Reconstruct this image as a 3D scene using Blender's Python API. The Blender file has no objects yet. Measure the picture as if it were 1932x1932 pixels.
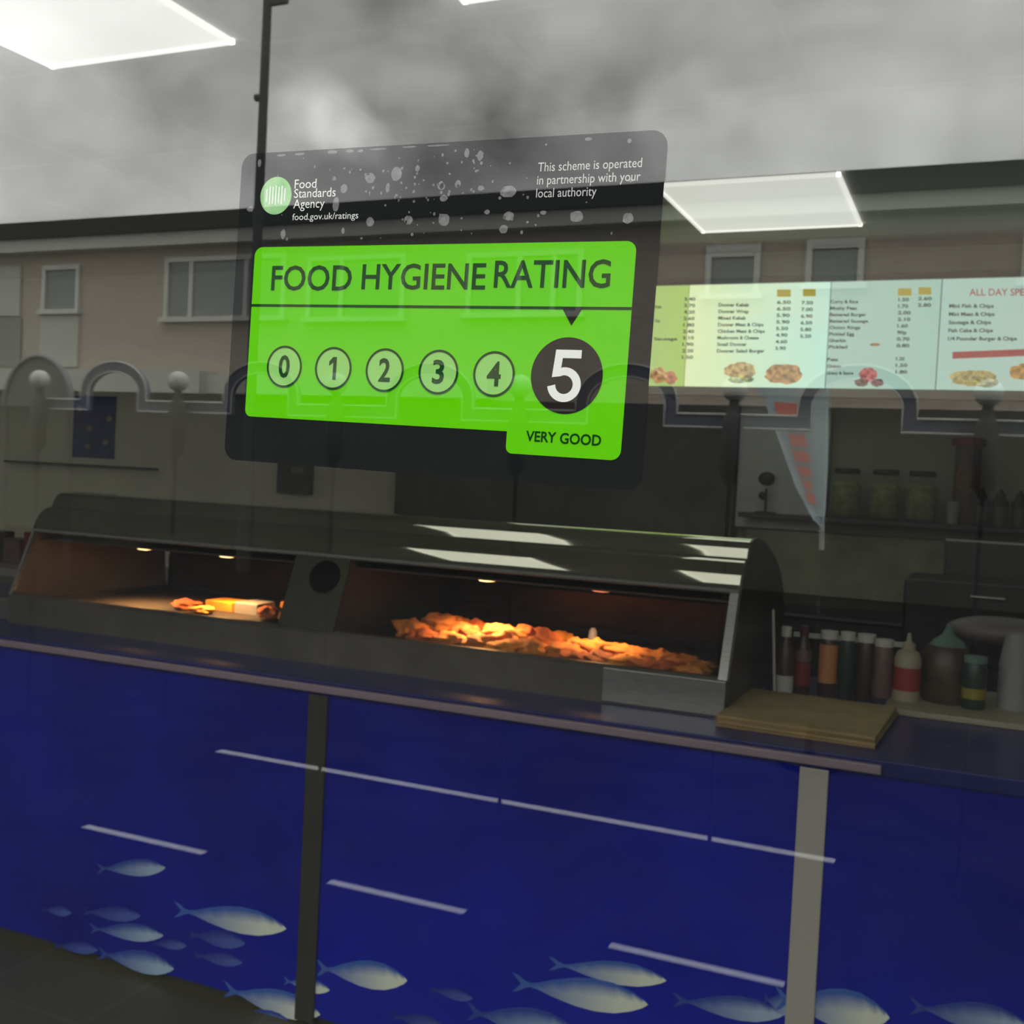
import bpy, math, random
from mathutils import Vector, Matrix

C = bpy.context.scene.collection
SC = bpy.context.scene
random.seed(7)

# ------------------------------------------------------------------ camera
F = 2050.0
CX = CY = 966.0
CAM = Vector((0.0, -0.45, 1.5))
ax_x = -Vector((-4760, 304, -F)).normalized()
up = Vector((0.05, 1.0, 66.0 / F))
up = (up - up.dot(ax_x) * ax_x).normalized()
ax_y = up.cross(ax_x)
R3 = Matrix((ax_x, ax_y, up))            # world = R3 @ camera
cam_d = bpy.data.cameras.new('camera')
cam_d.sensor_width = 36.0
cam_d.lens = F / 1932.0 * 36.0
cam_d.clip_start = 0.02
cam_d.clip_end = 400
cam_d.dof.use_dof = True
cam_d.dof.focus_distance = 0.52
cam_d.dof.aperture_fstop = 32.0
cam = bpy.data.objects.new('camera', cam_d)
C.objects.link(cam)
M4 = R3.to_4x4()
M4.translation = CAM
cam.matrix_world = M4
SC.camera = cam


def ray(px, py):
    return R3 @ Vector(((px - CX) / F, -(py - CY) / F, -1.0))


def at(px, py, y):                       # photo pixel to a point at depth y behind the glass
    d = ray(px, py)
    return CAM + d * ((y - CAM.y) / d.y)


# ------------------------------------------------------------------ world, exposure
SC.view_settings.view_transform = 'Standard'
SC.view_settings.look = 'None'
SC.view_settings.exposure = 0.0
SC.view_settings.gamma = 1.0
SC.view_settings.use_curve_mapping = False
try:
    SC.cycles.transparent_max_bounces = 24
    SC.cycles.max_bounces = 8
    SC.cycles.caustics_reflective = False
    SC.cycles.caustics_refractive = False
    SC.cycles.sample_clamp_indirect = 6.0
except Exception:
    pass

W = bpy.data.worlds.new('overcast_sky')
SC.world = W
W.use_nodes = True
nt = W.node_tree
nt.nodes.clear()


def nd(tree, typ, **kw):
    n = tree.nodes.new(typ)
    for k, v in kw.items():
        setattr(n, k, v)
    return n


def sky():
    L = nt.links.new
    out = nd(nt, 'ShaderNodeOutputWorld')
    bg = nd(nt, 'ShaderNodeBackground')
    tc = nd(nt, 'ShaderNodeTexCoord')
    sep = nd(nt, 'ShaderNodeSeparateXYZ')
    L(tc.outputs['Generated'], sep.inputs[0])
    # flatten the dome onto a cloud deck: direction.xy / (z + k)
    k = nd(nt, 'ShaderNodeMath', operation='ADD')
    k.inputs[1].default_value = 0.28
    zc = nd(nt, 'ShaderNodeMath', operation='MAXIMUM')
    zc.inputs[1].default_value = 0.0
    L(sep.outputs[2], zc.inputs[0])
    L(zc.outputs[0], k.inputs[0])
    dx = nd(nt, 'ShaderNodeMath', operation='DIVIDE')
    dy = nd(nt, 'ShaderNodeMath', operation='DIVIDE')
    L(sep.outputs[0], dx.inputs[0]); L(k.outputs[0], dx.inputs[1])
    L(sep.outputs[1], dy.inputs[0]); L(k.outputs[0], dy.inputs[1])
    cb = nd(nt, 'ShaderNodeCombineXYZ')
    L(dx.outputs[0], cb.inputs[0]); L(dy.outputs[0], cb.inputs[1])
    n1 = nd(nt, 'ShaderNodeTexNoise')
    n1.inputs['Scale'].default_value = 2.1
    n1.inputs['Detail'].default_value = 6.0
    n1.inputs['Roughness'].default_value = 0.52
    n1.inputs['Distortion'].default_value = 0.35
    L(cb.outputs[0], n1.inputs['Vector'])
    mr = nd(nt, 'ShaderNodeMapRange')
    mr.inputs['From Min'].default_value = 0.3
    mr.inputs['From Max'].default_value = 0.7
    mr.inputs['To Min'].default_value = 1.0
    mr.inputs['To Max'].default_value = 3.0
    L(n1.outputs['Fac'], mr.inputs['Value'])
    acc = mr.outputs[0]

    def blob(px, py, size, amp):
        nonlocal acc
        d = ray(px, py)
        d.y = -d.y
        d.normalize()
        dot = nd(nt, 'ShaderNodeVectorMath', operation='DOT_PRODUCT')
        L(tc.outputs['Generated'], dot.inputs[0])
        dot.inputs[1].default_value = d
        m = nd(nt, 'ShaderNodeMapRange', interpolation_type='SMOOTHERSTEP')
        m.inputs['From Min'].default_value = math.cos(math.atan(size / F))
        m.inputs['From Max'].default_value = 1.0
        m.inputs['To Min'].default_value = 0.0
        m.inputs['To Max'].default_value = amp
        L(dot.outputs['Value'], m.inputs['Value'])
        nz = nd(nt, 'ShaderNodeTexNoise')
        nz.inputs['Scale'].default_value = 9.0
        nz.inputs['Detail'].default_value = 4.0
        L(tc.outputs['Generated'], nz.inputs['Vector'])
        mm = nd(nt, 'ShaderNodeMapRange')
        mm.inputs['From Min'].default_value = 0.35
        mm.inputs['From Max'].default_value = 0.65
        mm.inputs['To Min'].default_value = 0.35
        mm.inputs['To Max'].default_value = 1.3
        L(nz.outputs['Fac'], mm.inputs['Value'])
        pr = nd(nt, 'ShaderNodeMath', operation='MULTIPLY')
        L(m.outputs[0], pr.inputs[0]); L(mm.outputs[0], pr.inputs[1])
        a = nd(nt, 'ShaderNodeMath', operation='ADD')
        L(acc, a.inputs[0]); L(pr.outputs[0], a.inputs[1])
        acc = a.outputs[0]
    SKY_BLOBS = [(595, 200, 80, .8), (640, 232, 75, 1.2), (685, 262, 60, 1.0), (745, 277, 70, .6), (560, 240, 90, .6), (830, 150, 240, -1.0), (1100, 200, 260, -0.7), (1650, 120, 600, 0.6), (1290, 215, 120, .8), (220, 230, 200, -.5), (60, 240, 140, -.3)]
    for b in SKY_BLOBS:
        blob(*b)
    # an overcast dome is about three times as bright overhead as at the horizon
    zen = nd(nt, 'ShaderNodeMapRange', interpolation_type='SMOOTHSTEP')
    zen.inputs['From Min'].default_value = 0.5
    zen.inputs['From Max'].default_value = 0.95
    zen.inputs['To Min'].default_value = 1.0
    zen.inputs['To Max'].default_value = 2.4
    L(sep.outputs[2], zen.inputs['Value'])
    mul = nd(nt, 'ShaderNodeMath', operation='MULTIPLY')
    L(acc, mul.inputs[0]); L(zen.outputs[0], mul.inputs[1])
    bg.inputs['Color'].default_value = (0.985, 1.0, 0.97, 1)
    L(mul.outputs[0], bg.inputs['Strength'])
    L(bg.outputs[0], out.inputs['Surface'])


sky()

# ------------------------------------------------------------------ materials
MATS = {}


def mat(name, col, rough=0.6, metal=0.0, noise=0.0, nscale=8.0, emis=None, estr=0.0, bump=0.0, spec=0.5, stretch=None, col2=None):
    if name in MATS:
        return MATS[name]
    m = bpy.data.materials.new(name)
    m.use_nodes = True
    t = m.node_tree
    b = t.nodes['Principled BSDF']
    b.inputs['Base Color'].default_value = (*col, 1)
    b.inputs['Roughness'].default_value = rough
    b.inputs['Metallic'].default_value = metal
    b.inputs['Specular IOR Level'].default_value = spec
    if emis:
        b.inputs['Emission Color'].default_value = (*emis, 1)
        b.inputs['Emission Strength'].default_value = estr
    if noise or bump:
        tc = t.nodes.new('ShaderNodeTexCoord')
        mp = t.nodes.new('ShaderNodeMapping')
        if stretch:
            mp.inputs['Scale'].default_value = stretch
        n = t.nodes.new('ShaderNodeTexNoise')
        n.inputs['Scale'].default_value = nscale
        n.inputs['Detail'].default_value = 4
        t.links.new(tc.outputs['Object'], mp.inputs[0])
        t.links.new(mp.outputs[0], n.inputs['Vector'])
        if noise:
            r = t.nodes.new('ShaderNodeValToRGB')
            c2 = col2 or tuple(min(1, c * (1 + noise)) for c in col)
            r.color_ramp.elements[0].position = 0.32
            r.color_ramp.elements[1].position = 0.68
            r.color_ramp.elements[0].color = (*(tuple(c * (1 - noise) for c in col) if not col2 else col), 1)
            r.color_ramp.elements[1].color = (*c2, 1)
            t.links.new(n.outputs['Fac'], r.inputs[0])
            t.links.new(r.outputs[0], b.inputs['Base Color'])
        if bump:
            bu = t.nodes.new('ShaderNodeBump')
            bu.inputs['Strength'].default_value = bump
            bu.inputs['Distance'].default_value = 0.01
            t.links.new(n.outputs['Fac'], bu.inputs['Height'])
            t.links.new(bu.outputs[0], b.inputs['Normal'])
    MATS[name] = m
    return m


def glass_mat(name, ior, tint=(1, 1, 1), rough=0.0):
    """thin sheet glass: each face lets light through and mirrors the Fresnel share of it"""
    m = bpy.data.materials.new(name)
    m.use_nodes = True
    t = m.node_tree
    t.nodes.clear()
    o = t.nodes.new('ShaderNodeOutputMaterial')
    mx = t.nodes.new('ShaderNodeMixShader')
    tr = t.nodes.new('ShaderNodeBsdfTransparent')
    tr.inputs[0].default_value = (*tint, 1)
    gl = t.nodes.new('ShaderNodeBsdfGlossy')
    gl.inputs['Roughness'].default_value = rough
    gl.inputs['Color'].default_value = (1, 1, 1, 1)
    fr = t.nodes.new('ShaderNodeFresnel')
    ge = t.nodes.new('ShaderNodeNewGeometry')
    mi = t.nodes.new('ShaderNodeMapRange')
    mi.inputs['To Min'].default_value = ior
    mi.inputs['To Max'].default_value = 1.0 / ior
    t.links.new(ge.outputs['Backfacing'], mi.inputs['Value'])
    t.links.new(mi.outputs[0], fr.inputs['IOR'])
    t.links.new(fr.outputs[0], mx.inputs[0])
    t.links.new(tr.outputs[0], mx.inputs[1])
    t.links.new(gl.outputs[0], mx.inputs[2])
    t.links.new(mx.outputs[0], o.inputs[0])
    MATS[name] = m
    return m


def brick_mat(name, c1, c2, mortar, w, h, ms, rough=0.85, off=0.5, axes='xz', shift=(0, 0)):
    m = bpy.data.materials.new(name)
    m.use_nodes = True
    t = m.node_tree
    b = t.nodes['Principled BSDF']
    tc = t.nodes.new('ShaderNodeTexCoord')
    sp = t.nodes.new('ShaderNodeSeparateXYZ')
    cb = t.nodes.new('ShaderNodeCombineXYZ')
    br = t.nodes.new('ShaderNodeTexBrick')
    br.offset = off
    br.inputs['Scale'].default_value = 1.0
    br.inputs['Brick Width'].default_value = w
    br.inputs['Row Height'].default_value = h
    br.inputs['Mortar Size'].default_value = ms
    br.inputs['Color1'].default_value = (*c1, 1)
    br.inputs['Color2'].default_value = (*c2, 1)
    br.inputs['Mortar'].default_value = (*mortar, 1)
    t.links.new(tc.outputs['Object'], sp.inputs[0])
    i = {'x': 0, 'y': 1, 'z': 2}
    for q in (0, 1):
        a = t.nodes.new('ShaderNodeMath')
        a.operation = 'ADD'
        a.inputs[1].default_value = shift[q] + 60 * (w if q == 0 else h)
        t.links.new(sp.outputs[i[axes[q]]], a.inputs[0])
        t.links.new(a.outputs[0], cb.inputs[q])
    t.links.new(cb.outputs[0], br.inputs['Vector'])
    t.links.new(br.outputs['Color'], b.inputs['Base Color'])
    b.inputs['Roughness'].default_value = rough
    MATS[name] = m
    return m


PANE = glass_mat('shop_window_glass', 1.8)
THIN = glass_mat('cabinet_glass', 1.35)
JARG = glass_mat('jar_glass', 1.25, (0.97, 1.0, 0.97))
steel = mat('brushed_steel', (0.42, 0.42, 0.38), 0.28, 0.9, noise=0.12, nscale=30, stretch=(1, 1, 12))
canopy_steel = mat('polished_canopy', (0.88, 0.90, 0.72), 0.05, 1.0, noise=0.06, nscale=3)
dark_steel = mat('dark_steel', (0.05, 0.052, 0.045), 0.35, 0.6, noise=0.3, nscale=4)
olive_steel = mat('olive_grey_steel', (0.085, 0.088, 0.06), 0.6, 0.2, noise=0.25, nscale=5)
black = mat('black_plastic', (0.008, 0.008, 0.008), 0.45)
white_pl = mat('white_plastic', (0.55, 0.55, 0.5), 0.4)


# ------------------------------------------------------------------ mesh helpers
class MB:
    def __init__(s):
        s.v = []
        s.f = []

    def add(s, vs, fs):
        n = len(s.v)
        s.v += [Vector(v) for v in vs]
        s.f += [tuple(i + n for i in f) for f in fs]
        return s

    def box(s, x0, x1, y0, y1, z0, z1):
        vs = [(x, y, z) for x in (x0, x1) for y in (y0, y1) for z in (z0, z1)]
        return s.add(vs, [(0, 1, 3, 2), (4, 6, 7, 5), (0, 4, 5, 1), (2, 3, 7, 6), (0, 2, 6, 4), (1, 5, 7, 3)])

    def prism(s, poly, f0, f1):
        """poly: 2D points; f0/f1 map a 2D point to 3D at either end"""
        n = len(poly)
        vs = [f0(p) for p in poly] + [f1(p) for p in poly]
        fs = [tuple(range(n)), tuple(reversed(range(n, 2 * n)))]
        fs += [(i, i + n, (i + 1) % n + n, (i + 1) % n) for i in range(n)]
        return s.add(vs, fs)

    def prism_x(s, poly, x0, x1):
        return s.prism(poly, lambda p: (x0, p[0], p[1]), lambda p: (x1, p[0], p[1]))

    def prism_y(s, poly, y0, y1):
        return s.prism(poly, lambda p: (p[0], y0, p[1]), lambda p: (p[0], y1, p[1]))

    def lathe(s, prof, cx, cy, z0=0.0, seg=20, sx=1.0, sy=1.0):
        vs, fs = [], []
        m = len(prof)
        for i in range(seg):
            a = 2 * math.pi * i / seg
            for r, z in prof:
                vs.append((cx + r * math.cos(a) * sx, cy + r * math.sin(a) * sy, z0 + z))
        for i in range(seg):
            j = (i + 1) % seg
            for k in range(m - 1):
                fs.append((i * m + k, j * m + k, j * m + k + 1, i * m + k + 1))
        s.add(vs, fs)
        n = len(s.v) - len(vs)
        if prof[0][0] > 1e-5:
            s.f.append(tuple(n + i * m for i in reversed(range(seg))))
        if prof[-1][0] > 1e-5:
            s.f.append(tuple(n + i * m + m - 1 for i in range(seg)))
        return s

    def tube(s, pts, r, seg=8, cap=True):
        pts = [Vector(p) for p in pts]
        rings = []
        for i, p in enumerate(pts):
            d = (pts[min(i + 1, len(pts) - 1)] - pts[max(i - 1, 0)]).normalized()
            a = d.cross(Vector((0, 1, 0)) if abs(d.y) < 0.9 else Vector((1, 0, 0))).normalized()
            b = d.cross(a)
            rings.append([p + a * r * math.cos(2 * math.pi * k / seg) + b * r * math.sin(2 * math.pi * k / seg) for k in range(seg)])
        vs = [v for q in rings for v in q]
        fs = []
        for i in range(len(pts) - 1):
            for k in range(seg):
                k2 = (k + 1) % seg
                fs.append((i * seg + k, i * seg + k2, (i + 1) * seg + k2, (i + 1) * seg + k))
        if cap:
            fs += [tuple(reversed(range(seg))), tuple(range(len(vs) - seg, len(vs)))]
        return s.add(vs, fs)

    def blob(s, c, r, scale=(1, 1, 1), amp=0.2, seed=0, seg=16, freq=2.2):
        """a lumpy closed ball"""
        from mathutils import noise
        vs, fs = [], []
        rows = seg // 2
        off = Vector((seed * 3.1, seed * 1.7, seed * 5.3))
        for i in range(rows + 1):
            th = math.pi * i / rows
            for j in range(seg):
                ph = 2 * math.pi * j / seg
                d = Vector((math.sin(th) * math.cos(ph), math.sin(th) * math.sin(ph), math.cos(th)))
                k = r * (1 + amp * noise.noise(d * freq + off) + amp * 0.5 * noise.noise(d * freq * 2.5 + off))
                vs.append((c[0] + d.x * k * scale[0], c[1] + d.y * k * scale[1], c[2] + d.z * k * scale[2]))
        for i in range(rows):
            for j in range(seg):
                j2 = (j + 1) % seg
                fs.append((i * seg + j, (i + 1) * seg + j, (i + 1) * seg + j2, i * seg + j2))
        return s.add(vs, fs)

    def build(s, name, m, parent=None, smooth=False, bevel=0.0, label=None):
        off = wloc(parent) if parent else Vector((0, 0, 0))
        me = bpy.data.meshes.new(name)
        me.from_pydata([tuple(v - off) for v in s.v], [], s.f)
        me.validate()
        import bmesh
        b = bmesh.new()
        b.from_mesh(me)
        bmesh.ops.remove_doubles(b, verts=b.verts, dist=1e-6)
        bmesh.ops.recalc_face_normals(b, faces=b.faces)
        b.to_mesh(me)
        b.free()
        if smooth:
            for p in me.polygons:
                p.use_smooth = True
        o = bpy.data.objects.new(name, me)
        C.objects.link(o)
        if smooth and len(me.polygons) < 600 and hasattr(me, 'shade_smooth'):
            md = o.modifiers.new('edges', 'EDGE_SPLIT')
            md.split_angle = math.radians(50)
        if bevel:
            md = o.modifiers.new('bevel', 'BEVEL')
            md.width = bevel
            md.segments = 2
            md.limit_method = 'ANGLE'
        if m:
            me.materials.append(m)
        if parent:
            o.parent = parent
        if label:
            o['label'] = label
        return o


def wloc(o):
    v = Vector((0, 0, 0))
    while o:
        v += Vector(o.location)
        o = o.parent
    return v


def tag(o, label, cat, group=None, kind=None):
    o['label'] = label
    o['category'] = cat
    if group:
        o['group'] = group
    if kind:
        o['kind'] = kind
    return o


def thing(name, loc, label, cat, group=None):
    e = bpy.data.objects.new(name, None)
    e.empty_display_size = 0.05
    e.location = loc
    C.objects.link(e)
    return tag(e, label, cat, group)


def struct(o):
    o['kind'] = 'structure'
    return o


def copy_tree(o, loc=None, parent=None, rotz=None):
    c = o.copy()
    C.objects.link(c)
    c.parent = parent
    if loc is not None:
        c.location = loc
    if rotz is not None:
        c.rotation_euler = (0, 0, rotz)
    for ch in list(o.children):
        copy_tree(ch, None, c)
    return c


def rrect(x0, y0, x1, y1, r, seg=6):
    """rounded rectangle outline"""
    pts = []
    for cx, cy, a0 in ((x1 - r, y1 - r, 0), (x0 + r, y1 - r, 90), (x0 + r, y0 + r, 180), (x1 - r, y0 + r, 270)):
        for k in range(seg + 1):
            a = math.radians(a0 + 90 * k / seg)
            pts.append((cx + r * math.cos(a), cy + r * math.sin(a)))
    return pts


def text_mesh(mb, body, fn, x0, x1, ytop, ybot, thick=0.0, depth=None, cond=None):
    """letter outlines fitted to the box x0..x1 by cap height; fn maps (u, v) to 3D. v runs down."""
    cu = bpy.data.curves.new('lettering', 'FONT')
    cu.body = body
    cu.size = 1.0
    cu.resolution_u = 3
    cu.offset = thick
    ob = bpy.data.objects.new('lettering', cu)
    C.objects.link(ob)
    dg = bpy.context.evaluated_depsgraph_get()
    me = ob.evaluated_get(dg).to_mesh()
    vs = [v.co.copy() for v in me.vertices]
    fs = [tuple(p.vertices) for p in me.polygons]
    ob.evaluated_get(dg).to_mesh_clear()
    bpy.data.objects.remove(ob)
    bpy.data.curves.remove(cu)
    if not vs:
        return
    mnx = min(v.x for v in vs); mxx = max(v.x for v in vs)
    mny = min(v.y for v in vs) if not cond else 0.0
    mxy = max(v.y for v in vs)
    out = [fn(x0 + (v.x - mnx) / (mxx - mnx) * (x1 - x0), ybot - (v.y - mny) / (mxy - mny) * (ybot - ytop)) for v in vs]
    mb.add(out, fs)


# ================================================================== STRUCTURE
CEIL = 2.5
tile = brick_mat('ceiling_tiles', (0.42, 0.42, 0.39), (0.40, 0.40, 0.38), (0.46, 0.46, 0.43), 0.6, 0.68, 0.010, 0.9, 0.0, 'xy', (0.46, 0.34))
floor_m = brick_mat('floor_tiles', (0.088, 0.082, 0.045), (0.080, 0.075, 0.042), (0.10, 0.095, 0.06), 0.4, 0.4, 0.008, 0.45, 0.0, 'xy', (0.1, 0.28))
wall_m = mat('painted_wall', (0.78, 0.78, 0.62), 0.7, noise=0.08, nscale=1.5)
XL, XR, YB = -6.2, 1.4, 4.2
struct(MB().box(XL, XR, -0.05, YB, -0.05, 0.0).build('floor', floor_m))
struct(MB().box(XL, XR, 0.0, YB, CEIL, CEIL + 0.05).build('ceiling', tile))
struct(MB().box(XL - 0.1, XR + 0.1, YB, YB + 0.1, 0, CEIL + .05).build('wall_back', wall_m))
struct(MB().box(XL - 0.1, XL, 0, YB, 0, CEIL + .05).build('wall_left', wall_m))
struct(MB().box(XR, XR + 0.1, 0, YB, 0, CEIL + .05).build('wall_right', wall_m))
front_m = mat('shopfront_render', (0.30, 0.30, 0.28), 0.8, noise=0.1)
PX0, PX1, PZ0, PZ1 = -4.6, 1.2, 0.22, 2.42
fw = MB().box(XL, PX0 - 0.06, -0.06, 0.06, 0, 3.6).box(PX1 + 0.06, XR + .1, -0.06, 0.06, 0, 3.6)
fw.box(PX0 - 0.06, PX1 + 0.06, -0.06, 0.06, 0, PZ0 - 0.06).box(PX0 - 0.06, PX1 + 0.06, -0.06, 0.06, PZ1 + 0.06, 3.6)
struct(fw.build('wall_front', front_m))
pane = struct(MB().box(PX0, PX1, 0.0, 0.006, PZ0, PZ1).build('window_1', PANE))
fr = MB()
for a in ((PX0 - .06, PX0, PZ0 - .06, PZ1 + .06), (PX1, PX1 + .06, PZ0 - .06, PZ1 + .06), (PX0, PX1, PZ0 - .06, PZ0), (PX0, PX1, PZ1, PZ1 + .06)):
    fr.box(a[0], a[1], -0.05, 0.05, a[2], a[3])
fr.build('window_frame', mat('white_frame', (0.6, 0.6, 0.58), 0.4), pane)
asphalt = mat('asphalt', (0.012, 0.012, 0.013), 0.95, noise=0.25, nscale=3)
paving = brick_mat('paving_slabs', (0.014, 0.014, 0.014), (0.012, 0.012, 0.012), (0.010, 0.010, 0.010), 0.6, 0.6, 0.01, 0.9, 0.0, 'xy')
for _m in (asphalt, paving):
    _m.node_tree.nodes['Principled BSDF'].inputs['Specular IOR Level'].default_value = 0.05
struct(MB().box(-60, 40, -2.3, -0.06, -0.12, 0.0).build('pavement', paving))
struct(MB().box(-60, 40, -15.0, -2.3, -0.2, -0.002).build('road', asphalt))
struct(MB().box(-60, 40, -40, -15.0, -0.2, 0.0).build('pavement_opposite', paving))

# ceiling light panels
panel_e = mat('light_panel_diffuser', (0.8, 0.8, 0.78), 0.5, emis=(1.0, 1.0, 0.94), estr=0.62)
panel_fr = mat('light_panel_frame', (0.75, 0.75, 0.72), 0.4, emis=(1.0, 1.0, 0.92), estr=0.8)


def ceiling_light(x0, x1, y0, y1, label):
    t = thing('ceiling_light_panel', ((x0 + x1) / 2, (y0 + y1) / 2, CEIL - 0.012), label, 'ceiling light', 'square light panels in the ceiling')
    MB().box(x0 + .012, x1 - .012, y0 + .012, y1 - .012, CEIL - 0.008, CEIL - 0.003).build('diffuser', panel_e, t)
    b = MB()
    for a in ((x0, x1, y0, y0 + .012), (x0, x1, y1 - .012, y1), (x0, x0 + .012, y0, y1), (x1 - .012, x1, y0, y1)):
        b.box(a[0], a[1], a[2], a[3], CEIL - 0.012, CEIL - 0.001)
    b.build('frame', panel_fr, t)


ceiling_light(-2.255, -1.68, 0.95, 1.66, 'square ceiling light panel at the upper left of the photo, cut by the frame')
ceiling_light(-1.06, -0.46, 3.07, 3.755, 'lit ceiling panel above the menu board, right of the sticker')
ceiling_light(-5.6, -5.0, 2.40, 3.08, 'added unseen light panel over the far left end of the counter')  # added out of view to brighten the left part of the back wall
ceiling_light(-5.6, -5.0, 1.0, 1.68, 'added unseen light panel in the front left corner of the shop')  # second added panel, unseen, also lifting the left wall
ceiling_light(-1.06, -0.46, 0.95, 1.622, 'ceiling light panel near the window, above the top edge of the photo')

# ================================================================== STICKER
TL = at(445, 285, 0)
ang = math.radians(-1.35)
SU = Vector((math.cos(ang), 0, math.sin(ang)))
SV = Vector((math.sin(ang), 0, -math.cos(ang)))


def S(layer):
    y = 0.00535 - layer * 0.00006
    return lambda u, v: TL + SU * (u / 1000) + SV * (v / 1000) + Vector((0, y, 0))


def sticker():
    t = thing('hygiene_rating_sticker', TL + SV * 0.155, 'black and bright green food hygiene rating sticker with a big 5 on the window glass', 'sticker')
    t.location.y = 0.005
    sblack = mat('sticker_black', (0.010, 0.011, 0.012), 0.55)
    green = mat('sticker_green', (0.130, 0.65, 0.0), 0.5)
    dgreen = mat('sticker_dark_green', (0.002, 0.05, 0.003), 0.5)
    pale = mat('sticker_pale_green', (0.30, 0.66, 0.16), 0.5)
    white = mat('sticker_white', (0.86, 0.88, 0.84), 0.5)

    for mm in (sblack, green, dgreen, pale, white):
        mm.node_tree.nodes['Principled BSDF'].inputs['Specular IOR Level'].default_value = 0.0

    def flat(poly, layer, name, m, label=None, th=0.00004):
        a, b = S(layer), S(layer - 0.5)
        return MB().prism(poly, lambda p: a(*p), lambda p: b(*p)).build(name, m, t, label=label)
    o = flat(rrect(0, 0, 223, 155.5, 7), 0, 'backing', sblack)
    gp = rrect(11.5, 47.3, 212.8, 142.8, 4.5)
    # green field with a step cut out of the lower left
    out = []
    R = 4.5
    for cx, cy, a0, r in ((212.8 - R, 142.8 - R, 0, R), (157.8 + 3, 142.8 - 3, 90, 3), None, (11.5 + 3.5, 132.8 - 3.5, 90, 3.5), (11.5 + R, 47.3 + R, 180, R), (212.8 - R, 47.3 + R, 270, R)) if False else (
            (212.8 - R, 142.8 - R, 0, R), (157.8 + 3, 142.8 - 3, 90, 3), ('p', 157.8, 132.8, 0), (11.5 + 3.5, 132.8 - 3.5, 90, 3.5), (11.5 + R, 47.3 + R, 180, R), (212.8 - R, 47.3 + R, 270, R)):
        if cx == 'p':
            out.append((cy, a0))
            continue
        for k in range(7):
            a = math.radians(a0 + 90 * k / 6)
            out.append((cx + r * math.cos(a), cy + r * math.sin(a)))
    flat(out, 2, 'green_field', green, 'bright green rating field with rounded corners')
    flat([(11.6, 75.9), (212.8, 75.9), (212.8, 77.2), (11.6, 77.2)], 4, 'divider_line', dgreen)
    flat([(180.2, 76.2), (190.4, 76.2), (185.4, 84.4)], 4, 'pointer_triangle', sblack)

    def circ(cx, cy, r, n=40):
        return [(cx + r * math.cos(2 * math.pi * k / n), cy + r * math.sin(2 * math.pi * k / n)) for k in range(n)]

    def ring(cx, cy, r0, r1, layer, name, m, parent):
        mb = MB()
        a, b = S(layer), S(layer - 0.5)
        n = 40
        c0, c1 = circ(cx, cy, r0, n), circ(cx, cy, r1, n)
        vs = [a(*p) for p in c0] + [a(*p) for p in c1] + [b(*p) for p in c0] + [b(*p) for p in c1]
        fs = []
        for k in range(n):
            j = (k + 1) % n
            fs += [(k, j, n + j, n + k), (2 * n + k, 3 * n + k, 3 * n + j, 2 * n + j), (n + k, n + j, 3 * n + j, 3 * n + k), (k, 2 * n + k, 2 * n + j, j)]
        mb.add(vs, fs)
        return mb.build(name, m, parent)
    xs = (33.8, 62.6, 91.6, 120.6, 149.3)
    wd = (6.6, 4.0, 6.4, 6.2, 7.0)
    for i, x in enumerate(xs):
        d = flat(circ(x, 107, 9.6), 4, 'rating_circle', pale, 'pale green circle with the number %d' % i)
        ring(x, 107, 9.4, 10.5, 6, 'circle_outline', dgreen, d)
        mb = MB()
        if i == 1:
            p1 = [(x - 2.4 + 4.2 * a, 101.4 + 11.2 * b) for a, b in ((.52, 0), (1, 0), (1, 1), (.55, 1), (.55, .24), (0, .40), (0, .20))]
            f0, f1 = S(6), S(5.5)
            mb.prism(p1, lambda q: f0(*q), lambda q: f1(*q))
        else:
            text_mesh(mb, str(i), S(6), x - wd[i] / 2, x + wd[i] / 2, 101.2, 112.6, 0.022)
        mb.build('numeral', dgreen, d)
    d = flat(circ(184.8, 106.6, 17.1, 60), 4, 'rating_circle', mat('sticker_soft_black', (0.014, 0.012, 0.011), 0.5, spec=0.0), 'large black circle with a white 5')
    mb = MB()
    p5 = [(690, 375), (878, 375), (878, 437), (743, 437), (736, 512)]
    p5 += [(765 + 123 * math.cos(math.radians(d)), 635 + 130 * math.sin(math.radians(d))) for d in range(-98, 181, 9)]
    p5 += [(701, 636)] + [(765 + 64 * math.cos(math.radians(d)), 635 + 70 * math.sin(math.radians(d))) for d in range(170, -122, -9)] + [(672, 582)]
    f0, f1 = S(6), S(5.5)
    mb.prism([(176.2 + (a - 645) * .0650, 95.1 + (b - 375) * .0597) for a, b in p5], lambda q: f0(*q), lambda q: f1(*q))
    mb.build('numeral', white, d, label='large white numeral 5')

    def word(body, x0, x1, a, b, name, m, thick=0.0, layer=4, cond=None, label=None):
        mb = MB()
        text_mesh(mb, body, S(layer), x0, x1, a, b, thick, cond=cond)
        return mb.build(name, m, t, label=label)
    word('FOOD', 22.8, 69.9, 56.6, 69.2, 'lettering', dgreen, 0.012, label='dark green word FOOD')
    word('HYGIENE', 75.6, 141.7, 56.2, 68.6, 'lettering', dgreen, 0.012, label='dark green word HYGIENE')
    word('RATING', 146.0, 202.0, 55.1, 67.8, 'lettering', dgreen, 0.012, label='dark green word RATING')
    word('VERY', 167.4, 182.2, 132.0, 136.8, 'lettering', dgreen, 0.022, label='small dark green word VERY')
    word('GOOD', 183.9, 203.4, 132.0, 137.0, 'lettering', dgreen, 0.022, label='small dark green word GOOD')
    lg = mat('sticker_logo_green', (0.16, 0.55, 0.12), 0.5, spec=0.0, noise=0.4, nscale=90, col2=(0.45, 0.72, 0.38))
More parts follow.
